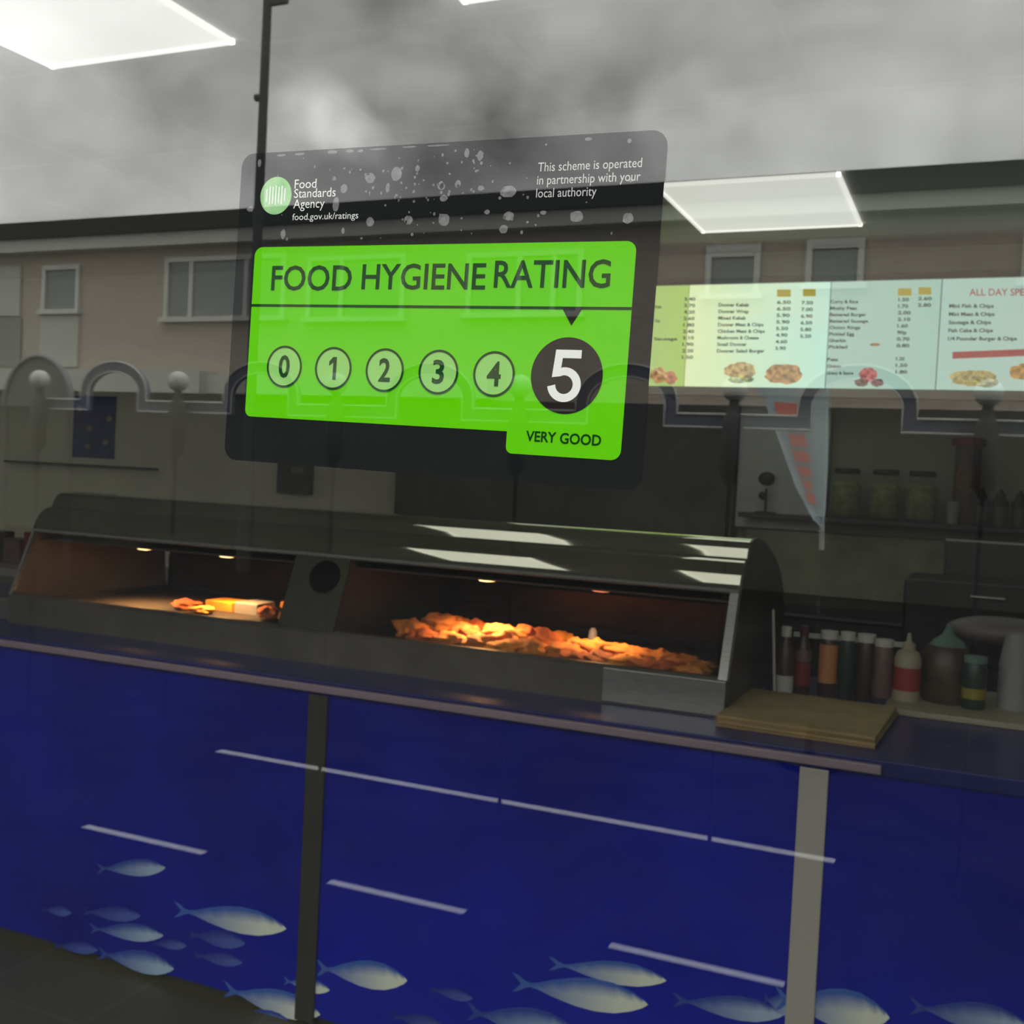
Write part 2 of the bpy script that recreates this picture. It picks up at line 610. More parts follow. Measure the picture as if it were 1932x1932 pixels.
    lo = flat(circ(22.2, 21.7, 9.4), 2, 'round_logo', lg, 'round green logo with white upright tines')
    mb = MB()
    a, b = S(4), S(3.5)
    for k, (dx, h) in enumerate(((-5.4, 3.2), (-3.6, 4.6), (-1.8, 4.2), (0.0, 4.8), (1.8, 4.2), (3.6, 4.6), (5.4, 3.2))):
        p = [(22.2 + dx - .4, 21.5 - h), (22.2 + dx + .4, 21.5 - h), (22.2 + dx + .4, 21.5 + h), (22.2 + dx - .4, 21.5 + h)]
        mb.prism(p, lambda q: a(*q), lambda q: b(*q))
    mb.build('logo_tines', white, lo)
    word('Food', 33.2, 46.0, 14.2, 18.6, 'small_lettering', white, 0.0, cond=1, label='small white word Food')
    word('Standards', 33.2, 57.5, 18.8, 23.2, 'small_lettering', white, 0.0, cond=1, label='small white word Standards')
    word('Agency', 33.2, 51.5, 24.0, 28.4, 'small_lettering', white, 0.0, cond=1, label='small white word Agency')
    word('food.gov.uk/ratings', 33.0, 71.2, 31.0, 34.2, 'small_lettering', white, 0.0, cond=1, label='small white web address')
    grey = mat('sticker_grey_print', (0.62, 0.62, 0.6), 0.5)
    word('This scheme is operated', 163.9, 212.5, 11.6, 15.6, 'small_lettering', grey, 0.0, cond=1, label='line reading This scheme is operated')
    word('in partnership with your', 163.9, 212.3, 17.4, 21.4, 'small_lettering', grey, 0.0, cond=1, label='line reading in partnership with your')
    word('local authority', 163.9, 192.6, 23.2, 27.2, 'small_lettering', grey, 0.0, cond=1, label='line reading local authority')
    # air bubbles under the film along the top, their extra reflection painted grey
    bub = mat('trapped_air', (0.17, 0.17, 0.172), 0.6, spec=0.2, noise=0.3, nscale=400)
    spots = [(76.5, 15, 3, 2.6), (91, 13.5, 2.9, 3.6), (62, 19.5, 2, 2.4), (58, 27, 2, 4), (86.5, 20, 1.1, 2.6), (102, 11.5, 1.2, 1.6), (115, 20, 1.7, 2), (117, 26, 2.2, 1.7), (56, 14.5, 1.2, 1.1),
             (78, 36, 2.2, 2.5), (99, 35.6, 2.2, 2.2), (118, 36, 3.2, 3), (63, 40, 1, 1.6), (28, 41, 1.5, 2.5), (11, 5, 1.1, 2), (7, 28, 2, 1.4), (127.5, 5.5, 1.4, 2.2), (134.5, 7, 1.7, 2.3), (116, 20.5, 1.5, 1.7),
             (124, 19.5, 1.5, 1.9), (136, 22, 1.7, 1.2), (150, 24, 4.2, 2.6), (151, 35, 2.7, 2.2), (184, 36, 3.2, 2.8), (208, 37.5, 2.6, 2.4), (149, 41, 2.2, 2), (206, 4, 1, 1), (208, 21, 1.1, 1), (24, 1.7, 2.6, .6),
             (35, 1.6, 3, .6), (54, 1.6, 3.2, .9), (64, 1.6, 2, .8), (70, 1.8, 1.6, .7), (187, 2.2, 1.8, .8), (140, 33, 1.4, 1.2), (168, 34, 1.6, 1.0), (80, 1.4, 5, .45), (97, 1.2, 4, .4), (112, 1.3, 6, .4)]
    rr = random.Random(3)
    for _ in range(110):
        u = rr.gauss(110, 38)
        v = rr.uniform(3, 30) if rr.random() < .8 else rr.uniform(30, 44)
        if 12 < u < 215 and not (30 < u < 73 and 12 < v < 35) and not (160 < u < 214 and 10 < v < 29):
            r = rr.uniform(.25, .8)
            spots.append((u, v, r, r * rr.uniform(.8, 1.4)))
    mb = MB()
    a, b = S(2), S(1.5)
    for u, v, ru, rv in spots:
        p = [(u + ru * math.cos(2 * math.pi * k / 12) * rr.uniform(.85, 1.1), v + rv * math.sin(2 * math.pi * k / 12) * rr.uniform(.85, 1.1)) for k in range(12)]
        mb.prism(p, lambda q: a(*q), lambda q: b(*q))
    o = mb.build('air_bubble_specks', bub, t)
    o['kind'] = 'stuff'


sticker()

# ================================================================== COUNTER
CZ = 0.935
CYF = 2.0
navy = mat('navy_worktop', (0.012, 0.018, 0.14), 0.3, spec=.25, noise=0.15, nscale=2)
blue_m = mat('printed_blue_panel', (0.005, 0.006, 0.21), 0.3, noise=0.45, nscale=1.6, col2=(0.007, 0.018, 0.38), spec=0.12)


def fish_mat(name, head, tail):
    if name in MATS:
        return MATS[name]
    m = bpy.data.materials.new(name)
    m.use_nodes = True
    t = m.node_tree
    b = t.nodes['Principled BSDF']
    b.inputs['Roughness'].default_value = 0.25
    uv = t.nodes.new('ShaderNodeUVMap')
    sp = t.nodes.new('ShaderNodeSeparateXYZ')
    r = t.nodes.new('ShaderNodeValToRGB')
    r.color_ramp.elements[0].color = (*tail, 1)
    r.color_ramp.elements[1].color = (*head, 1)
    r.color_ramp.elements[0].position = 0.15
    r.color_ramp.elements[1].position = 0.8
    mx = t.nodes.new('ShaderNodeMixRGB')
    mx.inputs[1].default_value = (*tail, 1)
    t.links.new(uv.outputs[0], sp.inputs[0])
    t.links.new(sp.outputs[0], r.inputs[0])
    r2 = t.nodes.new('ShaderNodeValToRGB')
    r2.color_ramp.elements[0].position = 0.12
    r2.color_ramp.elements[1].position = 0.55
    sb = t.nodes.new('ShaderNodeMath')
    sb.operation = 'SUBTRACT'
    sb.inputs[0].default_value = 1.0
    t.links.new(sp.outputs[1], sb.inputs[1])
    t.links.new(sb.outputs[0], r2.inputs[0])
    t.links.new(r2.outputs[0], mx.inputs[0])
    t.links.new(r.outputs[0], mx.inputs[2])
    t.links.new(mx.outputs[0], b.inputs['Base Color'])
    MATS[name] = m
    return m


FM = [fish_mat('fish_pale', (0.75, 0.80, 0.66), (0.05, 0.13, 0.45)),
      fish_mat('fish_blue', (0.36, 0.50, 0.66), (0.03, 0.07, 0.34)),
      fish_mat('fish_faint', (0.07, 0.12, 0.42), (0.018, 0.035, 0.27))]


def fish(nose, tail, w, kind, parent, fy):
    """one printed fish: flat print 0.4 mm proud of the panel"""
    N, T = at(*nose, fy), at(*tail, fy)
    h = w / F * (fy - CAM.y) * 1.65 * 0.5
    d = (N - T)
    L = d.length
    d.normalize()
    n = Vector((-d.z, 0, d.x))
    top, bot = [], []
    prof = [(0.0, .62), (.05, .50), (.10, .24), (.14, .13), (.2, .22), (.32, .55), (.48, .88), (.62, 1.0), (.76, .92), (.88, .62), (.96, .3), (1.0, .04)]
    y = fy - 0.0004
    vs, uvs = [], []
    for k, (s, r) in enumerate(prof):
        c = T + d * (L * s)
        if k == 0:
            c = c - d * 0
        a = c + n * h * r
        b = c - n * h * r * 0.9
        vs += [Vector((a.x, y, a.z)), Vector((b.x, y, b.z))]
        uvs += [(s, 1.0), (s, 0.0)]
    # forked tail: pull the middle of the tail end inwards
    c = T + d * L * .07
    vs.append(Vector((c.x, y, c.z)))
    uvs.append((.07, .5))
    fs = [(0, 2, len(vs) - 1), (1, len(vs) - 1, 3), (2, 4, 5, 3, len(vs) - 1)]
    for k in range(2, len(prof) - 1):
        fs.append((2 * k, 2 * k + 2, 2 * k + 3, 2 * k + 1))
    off = wloc(parent)
    me = bpy.data.meshes.new('fish_print')
    me.from_pydata([tuple(v - off) for v in vs], [], fs)
    ul = me.uv_layers.new(name='UVMap')
    for p in me.polygons:
        for li in p.loop_indices:
            ul.data[li].uv = uvs[me.loops[li].vertex_index]
    me.materials.append(FM[kind])
    o = bpy.data.objects.new('fish_print', me)
    C.objects.link(o)
    o.parent = parent
    return o


def counter():
    t = thing('service_counter', (-1.6, 2.4, 0), 'long blue counter with fish pictures on its front panels and steel strips', 'counter')
    MB().box(-5.0, 1.3, CYF - 0.012, 2.985, CZ - 0.035, CZ).build('worktop', navy, t, bevel=0.003, label='dark navy worktop')
    MB().box(-5.0, 1.3, CYF + 0.012, 2.9, 0.06, CZ - 0.036).build('carcass', mat('carcass', (0.05, 0.05, 0.05), 0.7), t)
    MB().box(-5.0, 1.3, CYF + 0.03, 2.86, 0.0, 0.06).build('plinth', mat('plinth', (0.04, 0.042, 0.033), 0.6), t)
    MB().box(-5.0, -0.16, CYF - 0.03, CYF - 0.013, CZ - 0.028, CZ - 0.008).build('edge_trim', mat('lilac_grey_trim', (0.26, 0.20, 0.24), 0.4), t, bevel=0.003, label='lilac-grey metal edge strip')
    joints = (-5.0, -2.86, -1.585, -0.30, 1.0)
    panels = []
    for a, b in zip(joints[:-1], joints[1:]):
        p = MB().box(a + .004, b - .004, CYF, CYF + .012, 0.03, CZ - 0.037).build('front_panel', blue_m, t)
        panels.append(p)
    for x in joints[1:-1]:
        if x == -2.86:
            continue
        w = 0.030 if x < -1 else 0.031
        MB().box(x - w, x + w, CYF - .007, CYF, 0.012, CZ - 0.04).build('joint_strip', mat('bright_reflection_strip', (.50, .48, .42), .35, .25) if x > -1 else dark_reflection_steel, t, bevel=.002, label='steel joint strip with a bright reflection painted in' if x > -1 else 'steel joint strip with a dark reflection painted in')  # same steel on both; bright and dark reflections put into the colours
    P1, P2, P3, P4 = panels
    fy = CYF - 0.0004
    for nose, tail, w, k, p in [
            ((540, 1752), (328, 1716), 40, 0, P2), ((308, 1765), (168, 1752), 28, 1, P2), ((265, 1728), (155, 1720), 24, 2, P2), ((312, 1637), (182, 1639), 27, 1, P2),
            ((328, 1828), (184, 1798), 36, 1, P2), ((462, 1780), (355, 1762), 26, 2, P2), ((457, 1816), (365, 1802), 20, 2, P2), ((135, 1722), (78, 1716), 16, 2, P2),
            ((185, 1792), (100, 1784), 20, 2, P2), ((352, 1784), (285, 1780), 16, 2, P2), ((604, 1914), (422, 1866), 40, 0, P2), ((556, 1938), (440, 1908), 30, 1, P2),
            ((768, 1850), (596, 1826), 40, 0, P3), ((622, 1868), (535, 1850), 20, 0, P3), ((1257, 1850), (1035, 1818), 30, 0, P3), ((1222, 1895), (966, 1853), 42, 0, P3),
            ((1478, 1915), (1268, 1886), 30, 1, P3), ((1090, 1950), (880, 1908), 42, 1, P3), ((840, 1940), (740, 1916), 22, 2, P3), ((892, 1884), (810, 1866), 16, 2, P3),
            ((1505, 1905), (1440, 1884), 26, 1, P3), ((1678, 1920), (1462, 1884), 48, 0, P4), ((1940, 1936), (1715, 1898), 34, 1, P4)]:
        fish(nose, tail, w, k, p, fy)
        fy -= 0.00003
    return t


dark_reflection_steel = mat('dark_reflection_strip', (0.045, 0.047, 0.035), 0.4, 0.2)  # dark reflection of the left strip painted into its colour
counter()

# ================================================================== HOT CABINET
XA, XB = -2.94, -0.545
prof_out = [(2.285, 1.238), (2.290, 1.251), (2.296, 1.265), (2.304, 1.279), (2.313, 1.292), (2.325, 1.304), (2.343, 1.314), (2.366, 1.320), (2.371, 1.332), (2.376, 1.343), (2.382, 1.353), (2.392, 1.361), (2.41, 1.367), (2.44, 1.370), (2.48, 1.369), (2.56, 1.360), (2.66, 1.337), (2.77, 1.302), (2.87, 1.255), (2.94, 1.20), (2.98, 1.13)]


def arc_slab(prof, th):
    inn = []
    for i, (y, z) in enumerate(prof):
        a = prof[max(i - 1, 0)]
        b = prof[min(i + 1, len(prof) - 1)]
        d = Vector((b[0] - a[0], b[1] - a[1])).normalized()
        inn.append((y + d.y * th, z - d.x * th))
    return prof + inn[::-1]


def cabinet():
    t = thing('hot_food_cabinet', ((XA + XB) / 2, 2.6, CZ), 'long steel heated display cabinet with curved top and glass front on the counter', 'display cabinet')
    MB().prism_x([(2.195, CZ), (2.195, 1.022), (2.205, 1.032), (2.225, 1.032), (2.225, 1.0), (2.96, 1.0), (2.96, CZ)], XA, XB).build('base', mat('dark_reflection_base', (.13, .12, .095), .4, .5, noise=.2, nscale=5), t, label='steel base with a raised front lip, dark reflection painted in')  # base colour darkened to carry what the steel reflects
    MB().box(-.86, XB, 2.189, 2.1945, CZ + .004, 1.026).build('base_reflection_plate', steel, t, bevel=.002, label='added steel plate for the bright reflection at the right end of the base')  # plate added to give the base its bright reflection on the right
    MB().prism_x(arc_slab(prof_out, 0.006), XA, XB).build('canopy', canopy_steel, t, smooth=True, label='curved polished steel canopy')
    MB().box(XA + .01, XB - .01, 2.955, 2.962, 1.0, 1.13).build('back_panel', mat('cabinet_back', (0.075, 0.045, 0.025), 0.35, 0.2, noise=0.3, nscale=5), t)
    MB().box(XA + .01, XB - .025, 2.31, 2.93, 1.207, 1.212).build('lamp_panel', mat('lamp_panel', (0.10, 0.075, 0.055), 0.3, 0.5), t)
    rail = MB().tube([(XA, 2.288, 1.240), (XB, 2.288, 1.240)], 0.007, 10)
    rail.build('top_rail', mat('dull_rail', (.2, .2, .18), .55, .2), t, smooth=True)
    side = [(2.20, CZ), (2.20, 1.03), (2.288, 1.24)] + prof_out[1:] + [(2.98, CZ)]
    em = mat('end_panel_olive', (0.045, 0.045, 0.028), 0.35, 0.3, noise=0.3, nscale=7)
    warm = mat('end_panel_lamp_glow', (0.30, 0.18, 0.09), 0.4, 0.1, noise=0.2, nscale=6)  # heat-lamp glow on the inner face painted in as brown
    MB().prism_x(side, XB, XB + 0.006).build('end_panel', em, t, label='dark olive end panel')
    MB().prism_x([(2.22, 1.0), (2.215, 1.03), (2.295, 1.225), (2.93, 1.225), (2.95, 1.0)], XA - .001, XA + .005).build('end_panel', warm, t, label='end panel with the lamp glow painted in as brown')
    # corner posts following the slope of the glass
    for x, r in ((XA + 0.006, 0.006), (XB - 0.010, 0.011)):
        MB().prism_x([(2.196, 1.028), (2.285, 1.242), (2.297, 1.238), (2.210, 1.028)], x - r, x + r).build('corner_post', steel, t)
    # glass, one sheet each side of the divider
    for a, b in ((XA + .012, -1.875), (-1.675, XB - .021)):
        MB().prism_x([(2.205, 1.030), (2.290, 1.238), (2.294, 1.236), (2.209, 1.030)], a, b).build('glass_sheet', THIN, t)
    d = MB().prism_x([(2.200, 1.031), (2.285, 1.240), (2.95, 1.225), (2.95, 1.0), (2.23, 1.0), (2.23, 1.031)], -1.87, -1.68).build('divider_panel', mat('divider_olive', (.05, .052, .035), .7, 0, noise=.2, nscale=5, spec=.2), t, label='olive-grey panel between the two glass sections')
    # round black dial on the divider
    c = Vector((-1.752, 2.259, 1.180))
    n = Vector((0, -0.208, 0.085)).normalized()
    n = Vector((0, -0.926, 0.377))
    a = Vector((1, 0, 0)); b = n.cross(a)
    k = 28
    vs = [c + n * 0.004 + (a * math.cos(2 * math.pi * i / k) + b * math.sin(2 * math.pi * i / k)) * 0.050 for i in range(k)]
    vs += [v - n * 0.012 for v in vs]
    MB().add(vs, [tuple(range(k)), tuple(range(2 * k - 1, k - 1, -1))] + [(i, i + k, (i + 1) % k + k, (i + 1) % k) for i in range(k)])  .build('round_dial', mat('dial_black', (.004, .004, .003), .9, spec=.05), d, label='round black dial')
    # heat lamps under the lamp panel
    lm = mat('lamp_glow', (1, .8, .5), 0.5, emis=(1.0, 0.62, 0.26), estr=5.0)
    for px, py, e in ((275, 1040, 1), (430, 1055, 1), (920, 1093, 1), (1135, 1112, .35), (690, 1085, .3)):
        q = at(px, py, 2.43)
        x, y, z = q.x, 2.43, 1.200
        f = MB().lathe([(0.045, 0.0), (0.045, 0.006), (0.036, 0.006)], x, y, z, 20).build('lamp_ring', steel, t)
        MB().lathe([(0.0, -0.009), (0.024, -0.006), (0.034, 0.0), (0.034, 0.004)], x, y, z, 20).build('lamp_bulb', lm if e > .9 else mat('lamp_dim', (1, .7, .5), .5, emis=(1, .4, .2), estr=0.7), f, smooth=True, label='glowing amber heat lamp' if e > .9 else 'dim heat lamp')
        L = bpy.data.lights.new('heat_lamp_light', 'SPOT')
        L.energy = 17.0 * e
        L.color = (1.0, 0.50, 0.18)
        L.spot_size = math.radians(135)
        L.spot_blend = 0.8
        L.shadow_soft_size = 0.03
        lo = bpy.data.objects.new('heat_lamp_light', L)
        C.objects.link(lo)
        lo.parent = t
        lo.location = Vector((x, y, z - 0.02)) - Vector(t.location)
    # legs of the trays: one long tray per section
    for a, b in ((-2.85, -1.94), (-1.66, -0.60)):
        tr = MB()
        tr.box(a, b, 2.26, 2.86, 1.001, 1.005)
        tr.box(a, b, 2.26, 2.264, 1.0, 1.022).box(a, b, 2.856, 2.86, 1.0, 1.022).box(a, a + .004, 2.26, 2.86, 1.0, 1.022).box(b - .004, b, 2.26, 2.86, 1.0, 1.022)
        tr.build('tray', mat('tray_dark', (.035, .03, .025), .7, 0, spec=.2), t)


cabinet()

# ---- fried food: every piece its own object
fry = [mat('crispy_batter', (0.72, 0.22, 0.035), 0.6, noise=0.3, nscale=40, bump=0.6, col2=(0.85, 0.36, 0.08)),
       mat('deep_fried_crust', (0.42, 0.09, 0.02), 0.6, noise=0.3, nscale=40, bump=0.6, col2=(0.65, 0.19, 0.04)),
       mat('golden_batter', (0.88, 0.33, 0.045), 0.6, noise=0.2, nscale=40, bump=0.5)]


def hash_color(i):
    return fry[[0, 1, 0, 2, 0, 1, 0, 2][i % 8]]


protos = []
for i in range(6):
    mb = MB().blob((0, 0, 0), 1.0, (1, 1, 1), 0.55, seed=i + 1, seg=36, freq=1.5)
    me_o = mb.build('fried_chicken_piece', hash_color(i), smooth=True)
    protos.append(me_o)
# pile: (photo x, photo y of the piece centre, depth, half-size along x, half-height)
pile = [
    (775, 1205, 2.45, .045, .022), (800, 1222, 2.34, .045, .018), (830, 1195, 2.55, .05, .028), (858, 1182, 2.6, .04, .022), (850, 1225, 2.34, .05, .02), (880, 1205, 2.45, .045, .024),
    (905, 1225, 2.33, .045, .022), (900, 1195, 2.6, .04, .02), (935, 1205, 2.45, .045, .028), (955, 1238, 2.32, .05, .018), (965, 1212, 2.42, .045, .028), (1000, 1205, 2.52, .045, .026),
    (1000, 1235, 2.34, .045, .022), (1030, 1222, 2.42, .045, .028), (1060, 1243, 2.36, .045, .02), (1050, 1215, 2.55, .04, .02), (1090, 1240, 2.45, .045, .022), (1085, 1262, 2.32, .045, .016),
    (1125, 1248, 2.45, .045, .022), (1130, 1268, 2.33, .045, .016), (1165, 1255, 2.45, .045, .02), (1175, 1272, 2.34, .045, .015), (1205, 1262, 2.45, .045, .02), (1215, 1279, 2.33, .045, .014),
    (1245, 1268, 2.45, .045, .018), (1255, 1284, 2.34, .045, .013), (1285, 1275, 2.45, .045, .015), (1300, 1288, 2.34, .045, .012), (1325, 1284, 2.45, .03, .012)]
WHERE = ['at the left tip of the orange heap', 'low at the left front of the orange heap', 'high on the left hump of the orange heap', 'on the dark crest left of the heat lamp', 'bright at the front left of the heap',
         'behind the bright front left pieces', 'at the front under the left hump', 'at the back between the two humps', 'on the left side of the middle hump', 'at the front edge under the heat lamp',
         'in the heart of the middle hump', 'on top of the middle hump', 'low in front of the middle hump', 'on the right shoulder of the middle hump', 'at the foot of the middle hump',
         'at the back right of the middle hump', 'right of the middle hump, below the white speck', 'at the front right of the middle hump', 'in the low stretch beside the white speck',
         'at the front of the low stretch', 'in the low stretch right of the white speck', 'at the front edge above the bright steel lip', 'midway along the low right tail', 'at the front of the low right tail',
         'near the end of the low right tail', 'at the front near the end of the tail', 'second last at the right end of the heap', 'last at the front right end of the heap', 'smallest, against the right-hand corner post']
SZ = ['large', 'broad', 'knobbly', 'dark', 'golden', 'craggy', 'round', 'small']
for i, (px, py, y, hx, hz) in enumerate(pile):
    q = at(px, py, y)
    src = protos[i % 6]
    if i < 6:
        o = src
    else:
        o = src.copy()
        o.data = src.data
        C.objects.link(o)
    hz2 = max(hz, (q.z - 1.006) * 0.55)
    o.location = (q.x, y, max(q.z - 0.004, 1.006 + hz2 * 0.9))
    o.scale = (hx * 1.12, hx * random.uniform(.9, 1.15), hz2 * 1.3)
    o.rotation_euler = (0, 0, random.uniform(-.7, .7))
    tag(o, 'orange fried piece ' + WHERE[i], 'fried chicken', 'fried pieces heaped in the right-hand half of the cabinet')

# left half: wrapped pack and pies
yp = mat('yellow_pack', (0.62, 0.27, 0.02), 0.5, noise=0.2, nscale=30)
def food_box(name, px0, px1, py0, py1, y, depth, m, label, cat, r=0.004):
    a, b = at(px0, py1, y), at(px1, py0, y)
    return tag(MB().box(a.x, b.x, y, y + depth, a.z, b.z).build(name, m, bevel=r), label, cat)


a = at(385, 1180, 2.5)
food_box('fish_fillet_pack', 385, 437, 1137, 1180, 2.5, .10, yp, 'bright yellow block of battered fish in the left half of the cabinet', 'fish')
food_box('foil_tray', 440, 486, 1140, 1180, 2.49, .10, mat('foil', (.3, .3, .27), .4, .3), 'pale foil tray right beside the bright yellow block', 'tray')
for i, (px, py, y, hx, hz, k, nm, lb) in enumerate([
        (350, 1163, 2.45, .045, .016, 1, 'sausage_roll', 'brown pasty at the left end of the food in the left section'),
        (378, 1172, 2.40, .04, .012, 2, 'sausage_roll', 'small golden pasty in front of the yellow block'),
        (505, 1185, 2.42, .035, .022, 1, 'meat_pie', 'reddish pie right of the pale foil tray'),
        (535, 1188, 2.38, .018, .022, 2, 'meat_pie', 'narrow golden pie beside the grey divider panel'),
        (540, 1145, 2.62, .02, .02, 2, 'meat_pie', 'small pale pie at the back beside the divider panel')]):
    q = at(px, py, y)
    src = protos[(i * 2 + 1) % 6]
    o = src.copy()
    o.data = src.data.copy()
    o.data.materials.clear()
    o.data.materials.append(fry[k])
    o.name = nm
    C.objects.link(o)
    hz2 = max(hz, (q.z - 1.006) * .8)
    o.location = (q.x, y, 1.006 + hz2 * .95)
    o.scale = (hx, hx * .9, hz2)
    tag(o, lb, 'pie' if 'pie' in nm else 'pasty')
q = at(1118, 1208, 2.6)
tag(MB().lathe([(0.012, 0), (0.016, .01), (0.012, .05), (0.006, .06)], q.x, 2.6, 1.0055, 14).build('salt_shaker', white_pl, smooth=True), 'small pale shaker standing behind the orange heap', 'shaker')

# ================================================================== THINGS ON THE COUNTER, RIGHT
cream = mat('cream_board', (0.42, 0.38, 0.26), 0.5, noise=0.1, nscale=6)
tag(MB().box(-0.20, 1.25, 2.515, 2.97, CZ, CZ + .016).build('chopping_board', cream, bevel=.003), 'long cream board lying on the worktop under the bottles', 'board')
card = [mat('brown_card', (0.30, 0.20, 0.08), 0.9, noise=0.15, nscale=9), mat('tan_card', (0.36, 0.27, 0.11), 0.9, noise=0.15, nscale=9)]
for i, (dx, dy, rz, lb) in enumerate([(0, 0, .02, 'lowest sheet of the brown card stack beside the cabinet'), (.008, .006, -.03, 'second sheet up in the brown card stack'),
                                      (-.004, .01, .04, 'third sheet up in the brown card stack'), (.004, .004, -.01, 'top sheet of the brown card stack, its face fully seen')]):
    o = MB().add([(-.175, -.20, 0), (.185, -.215, 0), (.20, .19, 0), (-.17, .20, 0), (-.175, -.20, .006), (.185, -.215, .006), (.20, .19, .006), (-.17, .20, .006)],
                 [(3, 2, 1, 0), (4, 5, 6, 7), (0, 1, 5, 4), (1, 2, 6, 5), (2, 3, 7, 6), (3, 0, 4, 7)]).build('wrapping_sheets', card[i % 2])
    o.location = (-0.372 + dx, 2.30 + dy * .5, CZ + .0005 + i * .0068)
    o.rotation_euler = (0, 0, rz * .6)
    tag(o, lb, 'card', 'brown card sheets stacked on the worktop')

BZ = CZ + .0005


def bottle(px, pyb, pyt, wpx, name, label, cat, body_m, cap_m=None, style='squeeze', y=2.62, z0=None, parts=()):
    bx = at(px, pyb, y)
    tp = at(px, pyt, y)
    zb = (CZ + .0165) if bx.x > -0.215 else BZ
    if z0 is not None:
        zb = z0
    H = tp.z - zb
    r = wpx / F * (y - CAM.y) * 1.0 * 0.5
    x = (bx.x + tp.x) / 2
    t = thing(name, (x, y, zb), label, cat)
    if style == 'squeeze':
        pr = [(r * .96, 0), (r, H * .03), (r, H * .62), (r * .8, H * .72), (r * .42, H * .76)]
        cp = [(r * .5, H * .755), (r * .5, H * .84), (r * .2, H * .88), (r * .12, H)]
    elif style == 'sauce':
        pr = [(r * .96, 0), (r, H * .03), (r, H * .66), (r * .55, H * .80), (r * .45, H * .86)]
        cp = [(r * .55, H * .858), (r * .55, H), (r * .4, H)]
    elif style == 'jar':
        pr = [(r * .9, 0), (r, H * .05), (r, H * .78), (r * .85, H * .88)]
        cp = [(r * .95, H * .88), (r * .95, H), (r * .85, H)]
    elif style == 'cone':
        pr = [(r * .9, 0), (r, H * .05), (r, H * .62), (r * .8, H * .74)]
        cp = [(r * .72, H * .74), (r * .6, H * .80), (r * .25, H * .88), (r * .10, H)]
    elif style == 'tub':
        pr = [(r * .8, 0), (r, H * .9)]
        cp = [(r * 1.04, H * .9), (r * 1.04, H), (r * .9, H)]
    MB().lathe(pr, x, y, zb, 24).build('body', body_m, t, smooth=True)
    MB().lathe(cp, x, y, zb, 20).build('cap', cap_m or white_pl, t, smooth=True)
    for (f0, f1, m, lab) in parts:
        MB().lathe([(r * 1.012, H * f0), (r * 1.012, H * f1)], x, y, zb, 24).build('paper_label', m, t, smooth=True, label=lab)
    return t


brown = mat('brown_sauce', (0.055, 0.03, 0.022), 0.35)
red = mat('red_sauce', (0.22, 0.025, 0.03), 0.35)
pinkish = mat('pinkish_sauce', (0.17, 0.10, 0.085), 0.45)
greenb = mat('green_bottle', (0.02, 0.05, 0.035), 0.3)
orange = mat('orange_tub', (0.62, 0.26, 0.09), 0.5)
cream_pl = mat('cream_plastic', (0.42, 0.37, 0.25), 0.45)
redlab = mat('red_label', (0.33, 0.03, 0.035), 0.5)
dullw = mat('dull_white', (0.62, 0.62, 0.54), 0.5)
bottle(1481, 1316, 1182, 34, 'vinegar_bottle', 'dark bottle with a pale cap, nearest the cabinet end', 'bottle', brown, dullw, 'sauce', 2.60, parts=((.05, .3, dullw, 'pale lower label'),))
bottle(1515, 1318, 1180, 30, 'ketchup_bottle', 'red-brown bottle with a pinkish label, second from the cabinet end', 'bottle', brown, mat('dark_red_cap', (.06, .015, .015), .4), 'sauce', 2.62, parts=((.16, .48, red, 'red label'), (.5, .66, pinkish, 'pink upper label')))
bottle(1562, 1318, 1190, 34, 'sauce_bottle', 'brown bottle with a bright orange label in the counter row', 'bottle', brown, dullw, 'jar', 2.66, parts=((.22, .80, orange, 'bright orange label'),))
bottle(1597, 1320, 1192, 28, 'vinegar_bottle', 'dark green bottle right of the orange label', 'bottle', greenb, dullw, 'jar', 2.66)
bottle(1632, 1325, 1196, 34, 'sauce_jar', 'dark brown jar with a pale lid, left of the pinkish jar', 'jar', brown, dullw, 'jar', 2.68)
bottle(1665, 1330, 1206, 34, 'sauce_jar', 'mottled pinkish jar with a pale lid beside the squeeze bottle', 'jar', pinkish, dullw, 'jar', 2.66)
bottle(1712, 1336, 1194, 46, 'squeeze_bottle', 'cream squeeze bottle with a red label and pointed nozzle', 'bottle', cream_pl, cream_pl, 'squeeze', 2.66, parts=((.16, .5, redlab, 'red label'),))
bottle(1786, 1338, 1180, 84, 'pickle_jar', 'wide brown jar with a green cone-shaped lid', 'jar', mat('pickle_brown', (0.075, 0.05, 0.03), 0.35, noise=0.3, nscale=20), mat('sage_lid', (.16, .27, .22), .4), 'cone', 2.72)
bottle(1838, 1342, 1238, 40, 'mustard_bottle', 'greenish bottle with a yellow patch right of the wide jar', 'bottle', greenb, mat('sage_lid', (.09, .15, .12), .4), 'jar', 2.66, parts=((.2, .4, mat('yellow_label', (.30, .25, .03), .5), 'yellow label'),))
a0, a1 = at(1497, 1202, 2.80), at(1722, 1193, 2.80)
t = thing('bottle_rack', ((a0.x + a1.x) / 2, 2.8, BZ), 'low rack with a pale top rail behind the row of bottles', 'rack')
MB().box(a0.x, a1.x, 2.80, 2.81, a0.z + .002, a0.z + .016).build('top_rail', dullw, t)
for x in (a0.x + .004, a1.x - .012):
    MB().box(x, x + .008, 2.81, 2.818, BZ + .0165, a0.z + .004).build('upright', dark_steel, t)
